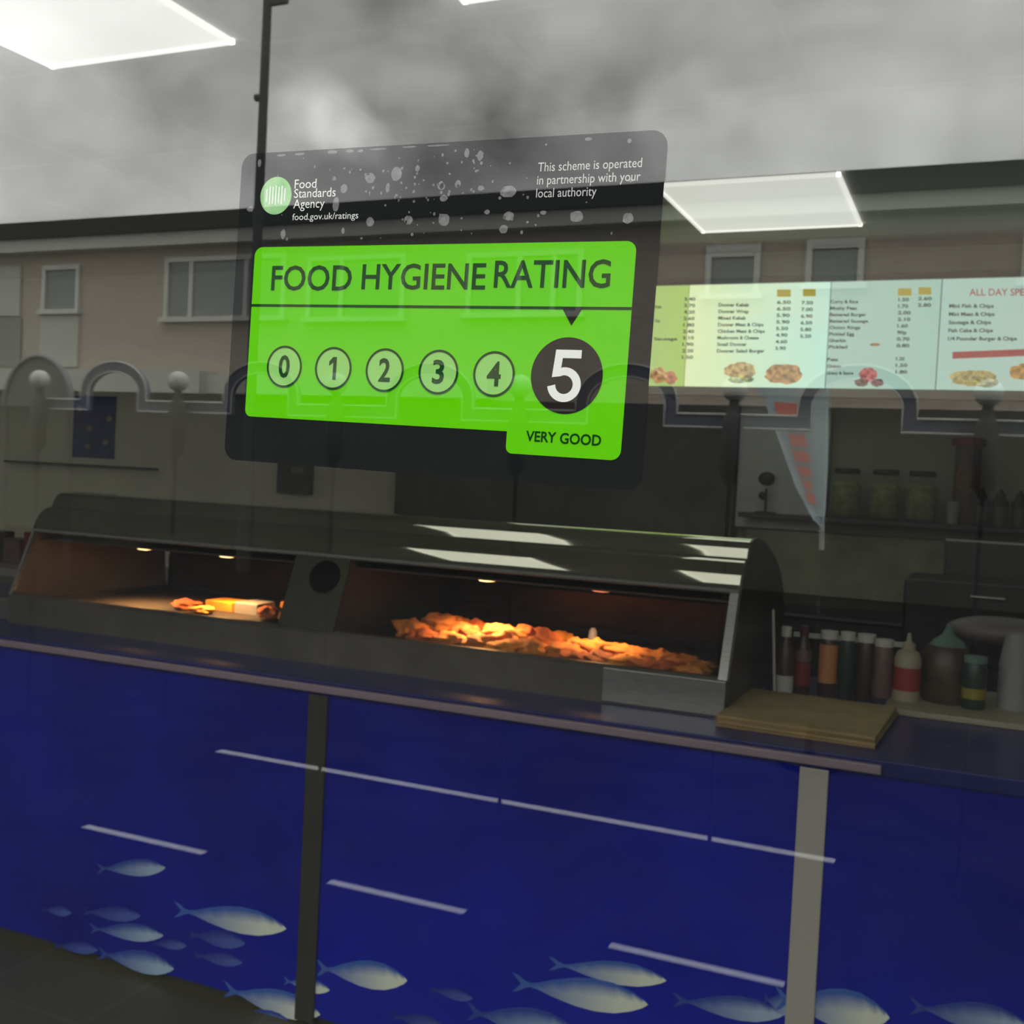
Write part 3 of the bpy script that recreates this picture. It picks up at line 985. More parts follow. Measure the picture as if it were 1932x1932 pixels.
# salt shakers left behind the row: thin white rod
p0, p1 = at(1462, 1300, 2.56), at(1459, 1150, 2.56)
tag(MB().tube([(p0.x, 2.56, BZ), (p1.x, 2.56, p1.z)], .004, 8).build('straw', dullw, smooth=True), 'thin pale rod standing upright beside the cabinet end panel', 'rod')
# stack of foam cups at the right edge
cupm = mat('foam_cup', (0.33, 0.34, 0.32), 0.6)
cz0 = CZ + .0165
xq = at(1910, 1340, 2.70).x
ct = at(1908, 1192, 2.70).z
hh = (ct - cz0)
nc = 6
for i in range(nc):
    z = cz0 + i * (hh - .10) / (nc - 1)
    o = MB().lathe([(.043, 0), (.044, .006), (.030, .095), (.0, .096)], 0, 0, 0, 22).build('foam_cup', cupm, smooth=True)
    o.location = (xq + .004, 2.72, z)
    tag(o, 'upside-down pale foam cup, %s in the stack at the right edge' % ['lowest', 'second up', 'third up', 'fourth up', 'fifth up', 'topmost'][i], 'cup', 'foam cups stacked upside down')

# ================================================================== BACK WALL
YW = YB
# extractor / frying range behind the cabinet
hood = thing('frying_range', (-1.7, 4.0, 0), 'dark steel frying range and splashback behind the heated cabinet', 'range')
MB().box(-2.55, -0.945, 4.06, YW - .002, 1.05, 1.87).build('splashback', dark_steel, hood, bevel=.004)
MB().box(-2.55, -0.945, 3.62, YW - .002, 0.0, 1.05).build('range_body', olive_steel, hood, bevel=.006)
MB().tube([(-2.5, 3.60, .98), (-1.0, 3.60, .98)], .012).build('front_rail', steel, hood, smooth=True)
# steel fryer to the right
fy_ = thing('steel_fryer', (-.45, 4.0, 0), 'olive-grey steel fryer below the jar shelf, right of the pale pillar', 'fryer')
MB().box(-0.93, -0.115, 3.75, YW - .002, 0.0, 1.075).build('body', dark_steel, fy_, bevel=.005)
MB().box(-0.90, -0.115, 4.13, YW - .002, 1.075, 1.335).build('splashback', mat('olive_splash', (.36, .38, .24), .5, .2, noise=.3, nscale=4), fy_, bevel=.004)
MB().tube([(-0.9, 3.735, 1.03), (-.15, 3.735, 1.03)], .01).build('front_rail', dark_steel, fy_, smooth=True)
MB().box(-0.78, -.2, 3.742, 3.75, .55, .98).build('door', mat('fryer_door', (.03, .028, .03), .3, .4), fy_)
# pillar panel
pil = mat('pale_panel', (0.68, 0.72, 0.69), 0.5, noise=0.05)
tag(MB().box(-0.94, -0.575, 4.10, YW - .002, 1.34, 1.885).build('wall_panel', pil, bevel=.003), 'pale upright panel on the back wall below the menu board', 'panel')
dwall = mat('dark_wall_lining', (0.34, 0.35, 0.27), 0.45, noise=0.12, nscale=2)
tag(MB().box(-0.573, 1.38, 4.17, YW - .002, 1.34, 1.885).build('wall_lining', dwall), 'dark grey-green wall lining behind the jars', 'wall lining')
# shelf
sh = tag(MB().box(-0.90, 1.3, 3.96, 4.165, 1.385, 1.405).build('shelf', mat('shelf_black', (.012, .012, .018), .3), bevel=.002), 'long thin black shelf carrying the jars on the back wall', 'shelf')
lc = tag(MB().box(-0.105, 1.3, 3.70, 3.955, 0.0, 1.362).build('reflected_person_box', mat('reflected_person_grey', (.05, .05, .052), .35, .3), bevel=.006), 'made-up dark grey cupboard below the shelf at the right edge', 'silhouette')  # box added for the dark reflection of the person at the camera
MB().box(-0.105, 1.3, 3.694, 3.70, 1.352, 1.359).build('edge_strip', steel, lc)

# three pickle jars
pk = mat('pickles', (0.22, 0.24, 0.08), 0.6, noise=0.4, nscale=40, col2=(.36, .38, .2), bump=.5)


def pickle_jar(px, label):
    y = 4.04
    b = at(px, 965, y)
    t = thing('pickle_jar', (b.x, y, 1.4055), label, 'jar', 'big jars of pickles on the back shelf')
    MB().lathe([(.056, 0), (.063, .01), (.063, .13), (.046, .165), (.043, .175)], b.x, y, 1.4055, 28).build('glass_body', JARG, t, smooth=True)
    MB().lathe([(.05, .006), (.058, .014), (.058, .128), (.035, .145)], b.x, y, 1.4055, 20).build('pickles', pk, t, smooth=True)
    MB().lathe([(.046, .174), (.050, .178), (.050, .192), (.046, .196)], b.x, y, 1.4055, 24).build('lid', black, t, smooth=True)


pickle_jar(1594, 'pickle jar with black lid on the shelf, beside the pale panel')
pickle_jar(1668, 'pickle jar with black lid, middle one of three on the shelf')
pickle_jar(1737, 'pickle jar with black lid, nearest the red-lidded tub')
# red lidded tub and white cup
y = 4.05
b = at(1820, 970, y)
t = thing('spice_tub', (b.x, y, 1.4055), 'tall tub with a dark red lid and patterned label on the shelf', 'tub')
MB().lathe([(.045, 0), (.047, .01), (.047, .30)], b.x, y, 1.4055, 24).build('body', mat('tub_brown', (.10, .065, .055), .5), t, smooth=True)
MB().lathe([(.0475, .12), (.0475, .22)], b.x, y, 1.4055, 24).build('paper_label', mat('tub_label', (.16, .07, .03), .5, noise=.5, nscale=50), t, smooth=True)
MB().lathe([(.062, .30), (.062, .325), (.052, .33)], b.x, y, 1.4055, 24).build('lid', mat('tub_lid', (.2, .018, .025), .4), t, smooth=True)
b = at(1797, 975, 3.99)
tag(MB().lathe([(.018, 0), (.023, .085)], b.x, 3.99, 1.4055, 20).build('paper_cup', mat('cup_white', (.36, .36, .31), .5), smooth=True), 'small pale cup on the shelf in front of the red-lidded tub', 'cup')
# row of small dark bottles
for i, px in enumerate((1851, 1887, 1924)):
    b = at(px, 966, 4.04)
    t = thing('small_sauce_bottle', (b.x, 4.04, 1.4055), ['small dark bottle next to the red-lidded tub', 'small dark bottle, middle of the three by the right edge', 'small dark bottle at the very right edge of the photo'][i], 'bottle', 'small dark bottles on the back shelf')
    MB().lathe([(.028, 0), (.030, .01), (.030, .085), (.022, .1), (.014, .105)], b.x, 4.04, 1.4055, 20).build('body', mat('smoky_bottle', (.07, .078, .07), .3), t, smooth=True)
    MB().lathe([(.0305, .075), (.0305, .092), (.018, .107), (.018, .118), (.008, .13), (.005, .14)], b.x, 4.04, 1.4055, 20).build('cap', black, t, smooth=True)
# black hook lamp on the pale panel
b = at(1447, 905, 4.05)
t = thing('desk_fan', (b.x, 4.05, 1.4055), 'small black round-headed gadget on a thin stem before the pale panel', 'fan')
MB().lathe([(.045, 0), (.045, .004), (.006, .006), (.005, .10)], b.x, 4.05, 1.4055, 18).build('stand', black, t, smooth=True)
MB().blob((b.x, 4.045, 1.545), .034, (1, .5, .85), .05, 2, 18).build('head', black, t, smooth=True)
MB().blob((b.x - .012, 4.045, 1.475), .018, (1, .7, 1), .05, 3, 14).build('clamp', black, t, smooth=True)

# black grill box and oval lid behind the bottles (right)
yb = 3.28
a0, a1 = at(1700, 1190, yb), at(1900, 1118, yb)
t = thing('black_grill', (a0.x + .15, yb + .15, 0), 'black box-shaped grill behind the bottles', 'grill')
MB().box(a0.x, a0.x + .42, yb, yb + .35, a0.z - .1, a1.z + .02).build('body', black, t, bevel=.012)
MB().box(a0.x, a0.x + .42, yb + .02, yb + .33, 0, a0.z - .1).build('stand', dark_steel, t)
MB().tube([(a0.x + .20, yb - .02, a1.z - .02), (a0.x + .30, yb - .02, a1.z - .02)], .006).build('handle', steel, t, smooth=True)
c = at(1885, 1184, 2.95)
t = thing('oval_lid', (c.x, 2.86, BZ + .016), 'big brown-grey oval heat hood behind the foam cups', 'hood')
mb = MB()
mb.blob((c.x + .01, 2.86, c.z), 1.0, (.15, .085, .040), .02, 5, 28)
mb.build('dome', mat('hood_brown', (.24, .20, .20), .5, .1), t, smooth=True)
MB().tube([(c.x + .03, 2.9, BZ + .016), (c.x + .03, 2.9, c.z)], .012).build('post', black, t, smooth=True)
# low tiles strip behind bottles
mid = mat('dull_ledge', (.10, .095, .06), .5, noise=.4, nscale=25)
# left part: thin shelf, notice box, poster
a0, a1 = at(20, 865, YW), at(300, 888, YW)
tag(MB().box(a0.x, a1.x, YW - .05, YW - .002, 1.440, 1.452).build('wall_ledge', mat('ledge_dark', (.06, .06, .05), .5)), 'thin dark ledge on the pale back wall at the left', 'ledge')
a0, a1 = at(135, 862, YW - .01), at(218, 748, YW - .01)
po = thing('poster', (a0.x, YW - .004, a0.z), 'blue poster with pale flecks on the back wall at the left', 'poster')
MB().box(a0.x, a1.x, YW - .006, YW - .002, a0.z, a1.z).build('sheet', mat('poster_blue', (.016, .02, .17), .4, noise=.5, nscale=7, col2=(.02, .06, .22)), po)
for px, py in ((168, 808), (198, 835), (165, 842), (205, 790), (150, 770)):
    q = at(px, py, YW - .01)
    MB().blob((q.x, YW - .007, q.z), .018, (1, .06, .8), .4, px, 12).build('pale_fleck', mat('fleck', (.35, .36, .22), .5), po)
a0, a1 = at(523, 930, YW - .05), at(583, 886, YW - .05)
t = thing('wall_box', (a0.x, YW - .03, a0.z), 'dark olive box on the back wall just below the sticker', 'box')
MB().box(a0.x, a1.x, YW - .06, YW - .002, a0.z, a1.z + .03).build('housing', mat('box_olive', (.035, .036, .022), .5), t, bevel=.004)
MB().box(a0.x + .09, a0.x + .16, YW - .063, YW - .06, a1.z - .02, a1.z + .01).build('display', mat('box_disp', (.16, .17, .12), .4), t)
# orange tent card and pale things behind the canopy
q = at(932, 985, 3.7)
t = tag(MB().prism([(-.05, 0), (.05, 0), (.0, .12)], lambda p: (q.x + p[0], 3.69, 1.0505 + p[1] * 2.2), lambda p: (q.x + p[0], 3.74, 1.0505 + p[1] * 2.2)).build('tent_card', mat('tent_orange', (.22, .13, .07), .6)), 'small orange-brown peaked card standing on the frying range', 'card')
# left back counter with dark red packs
lb = thing('back_counter', (-4.6, 3.8, 0), 'low pale back counter at the left end of the shop', 'counter')
MB().box(-6.1, -3.6, 3.55, YW - .002, 0, .88).build('carcass', mat('cab_pale', (.22, .2, .17), .6), lb)
MB().box(-6.1, -3.58, 3.52, YW - .002, .88, .92).build('worktop', mat('cab_top', (.35, .33, .3), .4), lb)
for i, (x, w, h, m, l) in enumerate(((-4.52, .10, .17, red, 'dark red carton on the back counter nearest the cabinet'), (-4.66, .12, .13, pinkish, 'dull pink carton between the dark red and brown cartons'), (-4.82, .13, .16, brown, 'brown carton farthest left on the back counter'))):
    tag(MB().box(x, x + w, 3.7, 3.8, .9205, .9205 + h).build('carton', m, bevel=.004), l, 'carton', 'cartons on the back counter')
# small steel pan beside left foot of cabinet
q = at(35, 1175, 2.35)
t = thing('steel_container', (q.x, 2.3, CZ), 'small bright steel container at the left end of the cabinet', 'container')
MB().box(-3.06, -2.92, 2.22, 2.36, CZ + .0005, CZ + .055).build('body', steel, t, bevel=.004)
MB().box(-3.065, -2.915, 2.215, 2.365, CZ + .055, CZ + .062).build('lid', steel, t)

# ================================================================== MENU BOARD
MY = 4.05


def menu():
    t = thing('menu_board', (-.4, MY, 1.88), 'long backlit menu board of price panels above the rear counter', 'menu board')
    z0, z1 = 1.888, 2.345
    MB().box(-2.0, 1.25, MY, YW - .002, z0, z1).build('light_box', mat('board_case', (.12, .12, .1), .5), t)
    MB().box(-2.0, 1.25, MY - .02, MY, z0 - .005, z0 + .028).build('bottom_rail', mat('board_rail', (.42, .43, .36), .4), t, label='grey-green bottom rail')
    MB().box(-2.0, 1.25, MY - .02, MY, z1 - .004, z1 + .02).build('top_rail', mat('board_dark', (.07, .06, .045), .4), t, label='dark top rail')

    def pm(name, c1, c2, s):
        m = bpy.data.materials.new(name)
        m.use_nodes = True
        n = m.node_tree
        b = n.nodes['Principled BSDF']
        b.inputs['Base Color'].default_value = (.3, .3, .3, 1)
        b.inputs['Roughness'].default_value = .3
        tc = n.nodes.new('ShaderNodeTexCoord')
        sp = n.nodes.new('ShaderNodeSeparateXYZ')
        r = n.nodes.new('ShaderNodeValToRGB')
        r.color_ramp.elements[0].color = (*c1, 1)
        r.color_ramp.elements[1].color = (*c2, 1)
        n.links.new(tc.outputs['Generated'], sp.inputs[0])
        n.links.new(sp.outputs[0], r.inputs[0])
        n.links.new(r.outputs[0], b.inputs['Emission Color'])
        b.inputs['Emission Strength'].default_value = s * 1.08
        return m
    edges = [(-2.0, -1.255), (-1.255, -0.598), (-0.598, -0.185), (-0.185, 0.42), (.42, 1.25)]
    mats = [pm('menu_lime', (.68, .72, .58), (.55, .85, .16), .62), pm('menu_cream', (.80, .95, .50), (.55, .85, .68), .85), pm('menu_mint', (.47, .70, .58), (.42, .68, .56), .72),
            pm('menu_mint_pale', (.45, .70, .60), (.50, .68, .58), .72), pm('menu_mint_edge', (.5, .68, .58), (.45, .68, .58), .7)]
    # the first visible panel ends in lime at about photo x 1290
    edges[0] = (-2.0, -1.175)
    edges[1] = (-1.175, -0.598)
    ink = mat('menu_ink', (.03, .05, .035), .5)
    inkr = mat('menu_red', (.25, .03, .03), .5, emis=(.55, .10, .09), estr=.5)
    yel = mat('menu_yellow', (.4, .35, .02), .5, emis=(.55, .45, .06), estr=.6)
    panels = []
    for (a, b), m in zip(edges, mats):
        panels.append(MB().box(a + .002, b - .002, MY - .006, MY, z0 + .028, z1 - .004).build('price_panel', m, t))
    fy = MY - .0075

    def fn(u, v):
        return at(u, v, fy)

    def lines(p, items, x0, yk, step, size, slope=0.0, m=ink, name='lettering', th=.03):
        mb = MB()
        for i, (txt, w) in enumerate(items):
            if not txt:
                continue
            xx = x0 - i * step * 0.04
            yy = yk + i * step
            text_mesh(mb, txt, lambda u, v: fn(u, v), xx, xx + w, yy - size / 2, yy + size / 2, th, cond=1)
        return mb.build(name, m, p)
    L0, L1, L2, L3, L4 = panels
    lines(L0, [('Fish', 12), ('', 0), ('', 0), ('Chips', 10), ('', 0), ('', 0), ('', 0), ('Sausage', 44)], 1236, 579, 8.6, 5.5)
    lines(L0, [('%.2f' % v, 21) for v in (3.4, 3.7, 4.2, 2.6, 1.8, 2.4, 3.1, 1.9, 2.2, 1.5)], 1291, 564, 12.2, 6.2)
    lines(L1, [('Donner Kebab', 57), ('Donner Wrap', 57), ('Mixed Kebab', 52), ('Donner Meat & Chips', 86), ('Chicken Meat & Chips', 89), ('Mushroom & Cheese', 78), ('Small Donner', 56), ('Donner Salad Burger', 90)], 1356, 575, 12.4, 6.5)
    lines(L1, [('6.50', 26)] * 2 + [('5.90', 25)] * 2 + [('5.50', 23), ('4.90', 22), ('4.60', 22), ('3.90', 20)], 1466, 570, 12.4, 6.5)
    lines(L1, [('7.50', 22), ('7.00', 22), ('6.90', 22), ('6.50', 22), ('5.80', 21), ('5.20', 21)], 1512, 571, 12.6, 6.5)
    lines(L2, [('Curry & Rice', 52), ('Mushy Peas', 50), ('Battered Burger', 68), ('Battered Sausage', 72), ('Onion Rings', 58), ('Pickled Egg', 47), ('Gherkin', 32), ('Pickled', 35)], 1567, 569, 12.2, 6.0)
    lines(L2, [('Peas', 20), ('Onion', 26), ('Gravy & Sauce', 50)], 1561, 678, 12.8, 6.0)
    lines(L2, [('1.50', 20), ('1.70', 19), ('2.00', 24), ('2.10', 24), ('1.60', 20), ('90p', 18), ('0.70', 24), ('0.80', 24), ('', 0), ('1.20', 16), ('1.50', 22), ('1.80', 22)], 1695, 565, 12.4, 6.5)
    lines(L3, [('2.60', 26), ('2.80', 25)], 1732, 563, 12.4, 6.5)
    lines(L3, [('Mini Fish & Chips', 84), ('Mini Meat & Chips', 86), ('Sausage & Chips', 80), ('Fish Cake & Chips', 84), ('1/4 Pounder Burger & Chips', 130)], 1791, 577, 15.4, 7)
    lines(L3, [('ALL DAY SPECIALS', 150)], 1829, 551, 10, 13, m=inkr, name='heading_lettering', th=.01)
    for (u, v, w, h, p) in ((1479, 553, 26, 14, L1), (1527, 552, 24, 14, L1), (1707, 551, 26, 14, L2), (1745, 549, 24, 14, L3)):
        mb = MB()
        mb.add([fn(u - w / 2, v - h / 2), fn(u + w / 2, v - h / 2), fn(u + w / 2, v + h / 2), fn(u - w / 2, v + h / 2)], [(0, 1, 2, 3)])
        mb.build('yellow_heading_box', yel, p)
    mb = MB()
    mb.add([fn(1797, 664), fn(2100, 652), fn(2100, 665), fn(1797, 677)], [(0, 1, 2, 3)])
    mb.build('red_banner', inkr, L3)
    # printed dishes along the bottom
    def dish(u, v, w, h, col, seed, p, name):
        mb = MB()
        r = random.Random(seed)
        n = 22
        ph = [r.uniform(.86, 1.08) for _ in range(n)]
        c = fn(u, v)
        vs = [fn(u + w / 2 * ph[k] * math.cos(2 * math.pi * k / n), v + h / 2 * ph[k] * math.sin(2 * math.pi * k / n)) for k in range(n)]
        mb.add([c] + vs, [(0, 1 + k, 1 + (k + 1) % n) for k in range(n)])
        m = mat(name + '_print_' + str(seed), col, .5, noise=.5, nscale=60, emis=col, estr=.6)
        nn = m.node_tree
        ra = [x for x in nn.nodes if x.type == 'VALTORGB'][0]
        nn.links.new(ra.outputs[0], nn.nodes['Principled BSDF'].inputs['Emission Color'])
        mb.build(name, m, p)
    dish(1243, 708, 34, 30, (.75, .38, .14), 1, L0, 'dish_picture')
    dish(1266, 713, 24, 26, (.70, .28, .14), 2, L0, 'dish_picture')
    dish(1397, 700, 62, 34, (.72, .50, .22), 3, L1, 'dish_picture')
    dish(1398, 716, 54, 14, (.25, .35, .12), 4, L1, 'garnish_picture')
    dish(1478, 705, 72, 40, (.62, .36, .13), 5, L1, 'dish_picture')
    dish(1638, 707, 34, 28, (.60, .20, .17), 6, L2, 'dish_picture')
    dish(1625, 722, 28, 16, (.20, .13, .10), 7, L2, 'dish_picture')
    dish(1655, 722, 26, 16, (.25, .12, .12), 8, L2, 'dish_picture')
    dish(1835, 713, 92, 32, (.50, .42, .16), 9, L3, 'dish_picture')
    dish(1860, 722, 50, 18, (.22, .22, .07), 10, L3, 'garnish_picture')
    dish(1930, 702, 56, 30, (.52, .30, .08), 11, L3, 'dish_picture')
    dish(1651, 650, 20, 6, (.40, .25, .06), 12, L2, 'dish_picture')


menu()

# ================================================================== OUTDOORS (mirrored in the window glass)
def out(px, py, D):                      # point whose mirror image stands D behind the glass
    p = at(px, py, D)
    return Vector((p.x, -p.y, p.z))


def V(x, D, z):
    return (x, -D, z)


mb_white = mat('road_paint', (0.40, 0.40, 0.40), 0.9, noise=.1, nscale=20)
def road_line(x0, x1, D, w, label):
    tag(MB().box(x0, x1, -D - w / 2, -D + w / 2, 0.0, .003).build('road_marking', mb_white), label, 'road marking', 'white lines painted on the road')


road_line(-3.56, -0.46, 4.12, .052, 'long unbroken white line on the road')
road_line(-3.25, -2.65, 2.888, .036, 'short white road dash farthest left, above the pale fish')
road_line(-2.085, -1.54, 2.888, .036, 'short white road dash in the middle, right of the dark joint strip')
road_line(-1.017, -0.461, 2.888, .036, 'short white road dash nearest the bright steel joint strip')

# houses across the road
HD = 16.0
brick = brick_mat('brown_brick', (0.50, 0.41, 0.33), (0.43, 0.35, 0.28), (0.48, 0.45, 0.40), 0.225, 0.075, 0.01, .9, .5, 'xz')
trimw = mat('upvc_white', (.62, .62, .57), .5)
paleb = mat('pale_render', (.50, .51, .46), .8)
hpane = mat('house_glass_sky_reflection', (.24, .26, .25), .5)  # reflected sky painted into the pane colour
darkr = mat('roof_felt', (.02, .02, .02), .9)


def house():
    t = thing('terraced_flats', (-8, -HD, 0), 'row of brown brick flats with white windows and a flat dark roof', 'building')
    MB().box(-34, 12, -HD - 8, -HD, 0, 5.55).build('brick_wall', brick, t)
    MB().box(-34, 12, -HD - 8.3, -HD + .45, 5.74, 6.06).build('roof_edge', darkr, t)
    MB().box(-34, 12, -HD - 8.2, -HD + .36, 5.5, 5.74).build('fascia', paleb, t, label='pale fascia under the roof edge')
    MB().box(-34, -13.2, -HD, -HD + .5, 2.74, 3.16).build('storey_band', paleb, t, label='pale band between the storeys')
    MB().box(-13.2, -7.5, -HD, -HD + .3, 2.76, 3.1).build('storey_band', paleb, t, label='pale band between the storeys')

    def win(px0, px1, py0, py1, mull=(), trans=(), cols=None):
        a, b = out(px0, py1, HD), out(px1, py0, HD)
        x0, x1, z0, z1 = a.x, b.x, a.z, b.z
        y = -HD
        f = MB()
        w = .09
        f.box(x0, x1, y, y + .08, z1 - w, z1).box(x0 - .06, x1 + .06, y, y + .14, z0 - w, z0)
        f.box(x0, x0 + w, y, y + .08, z0, z1 - w).box(x1 - w, x1, y, y + .08, z0, z1 - w)
        for m in mull:
            xm = out(m, py0, HD).x
            f.box(xm - w / 2, xm + w / 2, y, y + .07, z0, z1 - w)
        for q in trans:
            zm = out(px0, q, HD).z
            f.box(x0 + w, x1 - w, y, y + .07, zm - w / 2, zm + w / 2)
        o = f.build('window', trimw, t)
        MB().box(x0 + w * .5, x1 - w * .5, y, y + .03, z0, z1 - w * .5).build('window_pane', hpane, o)
        return o
    win(82, 155, 500, 586)
    a, b = out(78, 692, HD), out(152, 596, HD)
    MB().box(a.x, b.x, -HD, -HD + .06, a.z, b.z).build('spandrel_panel', paleb, t, label='pale panel under the left window')
    a, b = out(-60, 598, HD), out(43, 503, HD)
    MB().box(a.x, b.x, -HD, -HD + .06, a.z, b.z).build('spandrel_panel', paleb, t, label='pale panel at the far left')
    a, b = out(-60, 690, HD), out(43, 600, HD)
    MB().box(a.x, b.x, -HD, -HD + .05, a.z, b.z).build('spandrel_panel', mat('grey_render', (.26, .26, .25), .8), t, label='grey panel at the far left')
    win(312, 545, 478, 600, (366, 470))
    win(580, 770, 478, 600, (650,))
    win(880, 1105, 470, 592, (985, 1050))
    win(1330, 1438, 462, 556, (), (482,))
    win(1519, 1634, 450, 537, (), (466,))
    win(1925, 2060, 440, 530, (1990,))
    MB().box(-34, 12, -HD, -HD + .12, 0, 2.74).build('shopfront', mat('dark_shopfront', (.035, .036, .033), .6, noise=.3, nscale=.6), t, label='dark shuttered shopfront of the ground storey')
    for k in range(0):
        x = -25 + k * 3.4
        if not (-20 < x < 3):
            continue
        f = MB()
        f.box(x, x + 2.2, -HD, -HD + .08, 2.30, 2.38).box(x, x + 2.2, -HD, -HD + .1, .85, .93).box(x, x + .08, -HD, -HD + .08, .93, 2.3).box(x + 2.12, x + 2.2, -HD, -HD + .08, .93, 2.3)
        o = f.build('window', trimw, t)
        MB().box(x + .05, x + 2.15, -HD, -HD + .03, .9, 2.33).build('window_pane', hpane, o)


house()

# lamp post
p = out(497, 183, 12.0)
t = thing('street_lamp', (p.x, -12, 0), 'tall dark street lamp post rising beside the sticker corner', 'street lamp')
post = mat('post_dark', (.035, .037, .035), .6)
MB().lathe([(.11, 0), (.11, 1.3), (.075, 1.4), (.062, 7.0), (.055, 11.0)], p.x, -12, 0, 16).build('post', post, t, smooth=True)
MB().tube([(p.x - .13, -12, p.z), (p.x + .02, -12, p.z)], .055).build('collar', post, t, smooth=True)
q = out(535, 2, 12.0)
MB().box(p.x, p.x + .32, -12.04, -11.96, q.z - .03, q.z + .05).build('arm_bracket', post, t)
MB().tube([(p.x, -12, 10.9), (p.x + .4, -12, 11.2), (p.x + 1.2, -12, 11.3)], .035).build('arm', post, t, smooth=True)
MB().box(p.x + 1.1, p.x + 1.7, -12.1, -11.9, 11.22, 11.36).build('lantern', post, t)

# railing with arches and ball posts
RD = 4.0
band_m = mat('railing_blue_grey', (.11, .12, .17), .5)
edge_m = mat('railing_edge', (.55, .55, .52), .5)
post_m = mat('railing_post', (.035, .035, .04), .6)
ball_m = mat('ball_finial', (.6, .6, .56), .35)
PER = .945
XP = -.94


def centre(k, wide=.198, n=16):
    """centre line of one bay, from post k to post k+1"""
    x0 = XP + k * PER
    c = x0 + PER / 2
    zl, zt = 1.773, 1.978
    pts = [(x0, zl), (c - wide, zl)]
    for i in range(n + 1):
        a = math.pi - math.pi * i / n
        pts.append((c + wide * math.cos(a), 1.84 + (zt - 1.84) * math.sin(a)))
    pts += [(c + wide, zl), (x0 + PER, zl)]
    return pts


def offset(pts, d):
    o = []
    for i, p in enumerate(pts):
        def nrm(a, b):
            v = Vector((b[0] - a[0], b[1] - a[1])).normalized()
            return Vector((-v.y, v.x))
        n1 = nrm(pts[i - 1], p) if i else nrm(p, pts[1])
        n2 = nrm(p, pts[i + 1]) if i < len(pts) - 1 else n1
        m = (n1 + n2)
        m = m / max(.5, m.dot(n1))
        o.append((p[0] + m.x * d, p[1] + m.y * d))
    return o


KS = range(-4, 2)
POSL = {-4: 'farthest left', -3: 'at the left, joined to the ball post left of the sticker', -2: 'seen across the left of the sticker', -1: 'seen across the right of the sticker', 0: 'below the middle of the menu board', 1: 'at the right edge of the photo'}
for k in KS:
    x0 = XP + k * PER
    t = thing('arched_railing', (x0 + PER / 2, -RD, 0), 'blue-grey arched railing section ' + POSL[k], 'railing', 'arched railing sections along the kerb')
    cl = centre(k)
    a, b = offset(cl, .027), offset(cl, -.027)
    mb = MB()
    n = len(cl)
    vs = [(p[0], -RD, p[1]) for p in a] + [(p[0], -RD, p[1]) for p in b] + [(p[0], -RD - .03, p[1]) for p in a] + [(p[0], -RD - .03, p[1]) for p in b]
    fs = []
    for i in range(n - 1):
        fs += [(i, i + 1, n + i + 1, n + i), (2 * n + i, 3 * n + i, 3 * n + i + 1, 2 * n + i + 1), (i, 2 * n + i, 2 * n + i + 1, i + 1), (n + i, n + i + 1, 3 * n + i + 1, 3 * n + i)]
    mb.add(vs, fs)
    band = mb.build('arched_band', band_m, t)
    for side in (a, b):
        MB().tube([(p[0], -RD + .002, p[1]) for p in side], .0052, 6).build('edge_line', edge_m, band, label='pale edge of the band')
for k in range(-4, 3):
    x0 = XP + k * PER
    t = thing('ball_topped_post', (x0, -RD + .048, 0), 'dark railing post with a pale ball on top, ' + {-4: 'farthest left', -3: 'middle one of the left three', -2: 'third from the left end', -1: 'seen through the sticker', 0: 'left of the pale panel', 1: 'near the right edge', 2: 'beyond the right edge'}[k], 'post', 'ball-topped posts of the railing')
    t['label'] = {-4: 'dark post with a pale ball on top, farthest left of the railing', -3: 'post with a pale ball on top just left of the sticker', -2: 'ball-topped post crossing the 0 and 1 of the sticker', -1: 'ball-topped post crossing the 4 of the sticker',
                  0: 'ball-topped post below the second menu panel', 1: 'ball-topped post below the last visible menu panel', 2: 'ball-topped post beyond the right edge of the photo'}[k]
    MB().lathe([(.009, 0), (.009, 1.5), (.042, 1.55), (.042, 1.78), (.03, 1.80), (.02, 1.83), (.02, 1.86)], x0, -RD + .048, 0, 16).build('shaft', post_m, t, smooth=True)
    MB().blob((x0, -RD + .048, 1.90), .052, (1, 1, 1), 0.0, 1, 20).build('ball', ball_m, t, smooth=True)
# arched sign board farther left
sx0, sx1 = out(-15, 740, RD).x, out(112, 740, RD).x
t = thing('arched_sign', ((sx0 + sx1) / 2, -RD - .1, 0), 'arched grey sign board at the left edge of the photo', 'sign')
cx, rw = (sx0 + sx1) / 2, (sx1 - sx0) / 2
zb, zt = 1.76, out(50, 668, RD).z
poly = [(cx + rw * math.cos(math.pi * i / 20), zb + (zt - zb) * math.sin(math.pi * i / 20)) for i in range(21)]
MB().prism_y(poly, -RD - .11, -RD - .08).build('board', mat('sign_grey', (.13, .13, .14), .6), t)
MB().tube([(p[0], -RD - .078, p[1]) for p in poly], .014, 8).build('rim', mat('sign_rim', (.22, .22, .24), .5), t, smooth=True)
MB().box(cx - rw, cx - rw + .02, -RD - .11, -RD - .08, 0, zb).box(cx + rw - .02, cx + rw, -RD - .11, -RD - .08, 0, zb).build('legs', post_m, t)

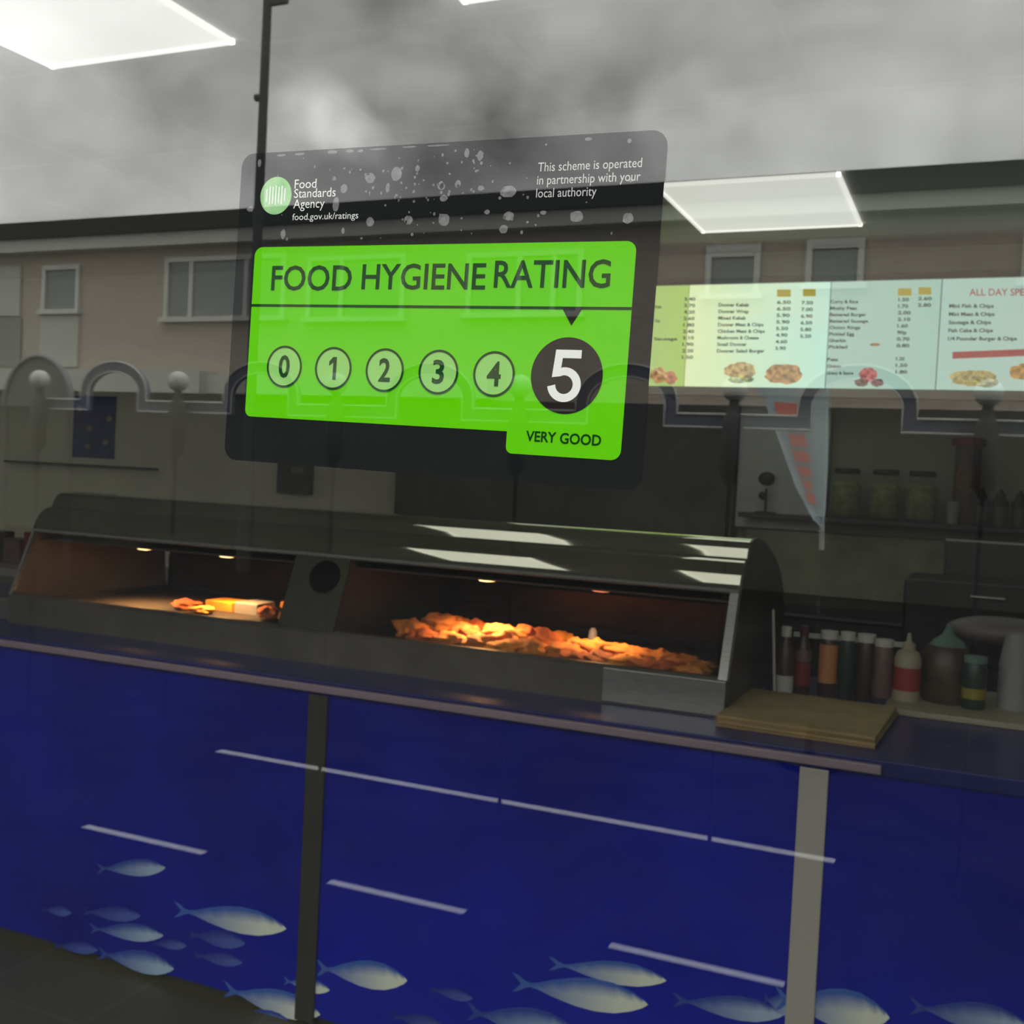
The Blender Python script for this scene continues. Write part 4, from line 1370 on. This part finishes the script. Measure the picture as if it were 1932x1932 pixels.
# feather flag
FD = 5.6
t = thing('feather_flag', (out(1553, 1000, FD).x, -FD, 0), 'pale blue feather flag with red marks, narrowing to a pole at the bottom', 'flag')
outl = [(1352, 640), (1400, 600), (1480, 590), (1562, 620), (1562, 760), (1560, 880), (1557, 960), (1553, 998), (1535, 980), (1500, 915), (1468, 830), (1440, 755)]
pts = [out(px, py, FD) for px, py in outl]
mb = MB()
n = len(pts)
vs = [p + Vector((0, .03 * math.sin(i), 0)) for i, p in enumerate(pts)]
mb.add(vs + [v + Vector((0, -.004, 0)) for v in vs], [tuple(range(n)), tuple(reversed(range(n, 2 * n)))] + [(i, i + n, (i + 1) % n + n, (i + 1) % n) for i in range(n)])
cl = mb.build('cloth', mat('flag_cloth', (.42, .52, .55), .8), t)
for i, (px, py, w, h, sl) in enumerate([(1487, 775, 52, 30, 4), (1502, 805, 44, 20, 4), (1506, 832, 34, 24, 3), (1512, 862, 34, 22, 3), (1518, 890, 28, 20, 3), (1524, 915, 20, 18, 2), (1530, 940, 20, 22, 2)]):
    mb = MB()
    a = [out(px - w / 2, py - h / 2, FD), out(px + w / 2 - 3, py - h / 2 + 2, FD), out(px + w / 2 + sl, py + h / 2, FD), out(px - w / 2 + sl + 5, py + h / 2 - 2, FD)]
    mb.add([v + Vector((0, .042, 0)) for v in a], [(0, 1, 2, 3)])
    mb.build('red_mark', mat('flag_red', (.75, .18, .14), .8), cl)
q0, q1 = out(1558, 620, FD), out(1548, 1038, FD)
MB().tube([(q0.x, -FD - .03, q0.z + .1), (q1.x, -FD - .03, q1.z)], .014).build('pole', mat('flag_pole', (.45, .46, .46), .5), t, smooth=True)
MB().tube([(q1.x, -FD - .03, q1.z + .02), (q1.x, -FD - .03, 0)], .009).build('spike', mat('spike_dark', (.03, .03, .03), .6), t, smooth=True, label='dark lower pole')
MB().lathe([(.16, 0), (.16, .03), (.03, .05), (.02, .25)], q1.x, -FD - .03, 0.0, 20).build('base', mat('flag_base', (.012, .012, .013), .9, spec=.05), t, smooth=True)
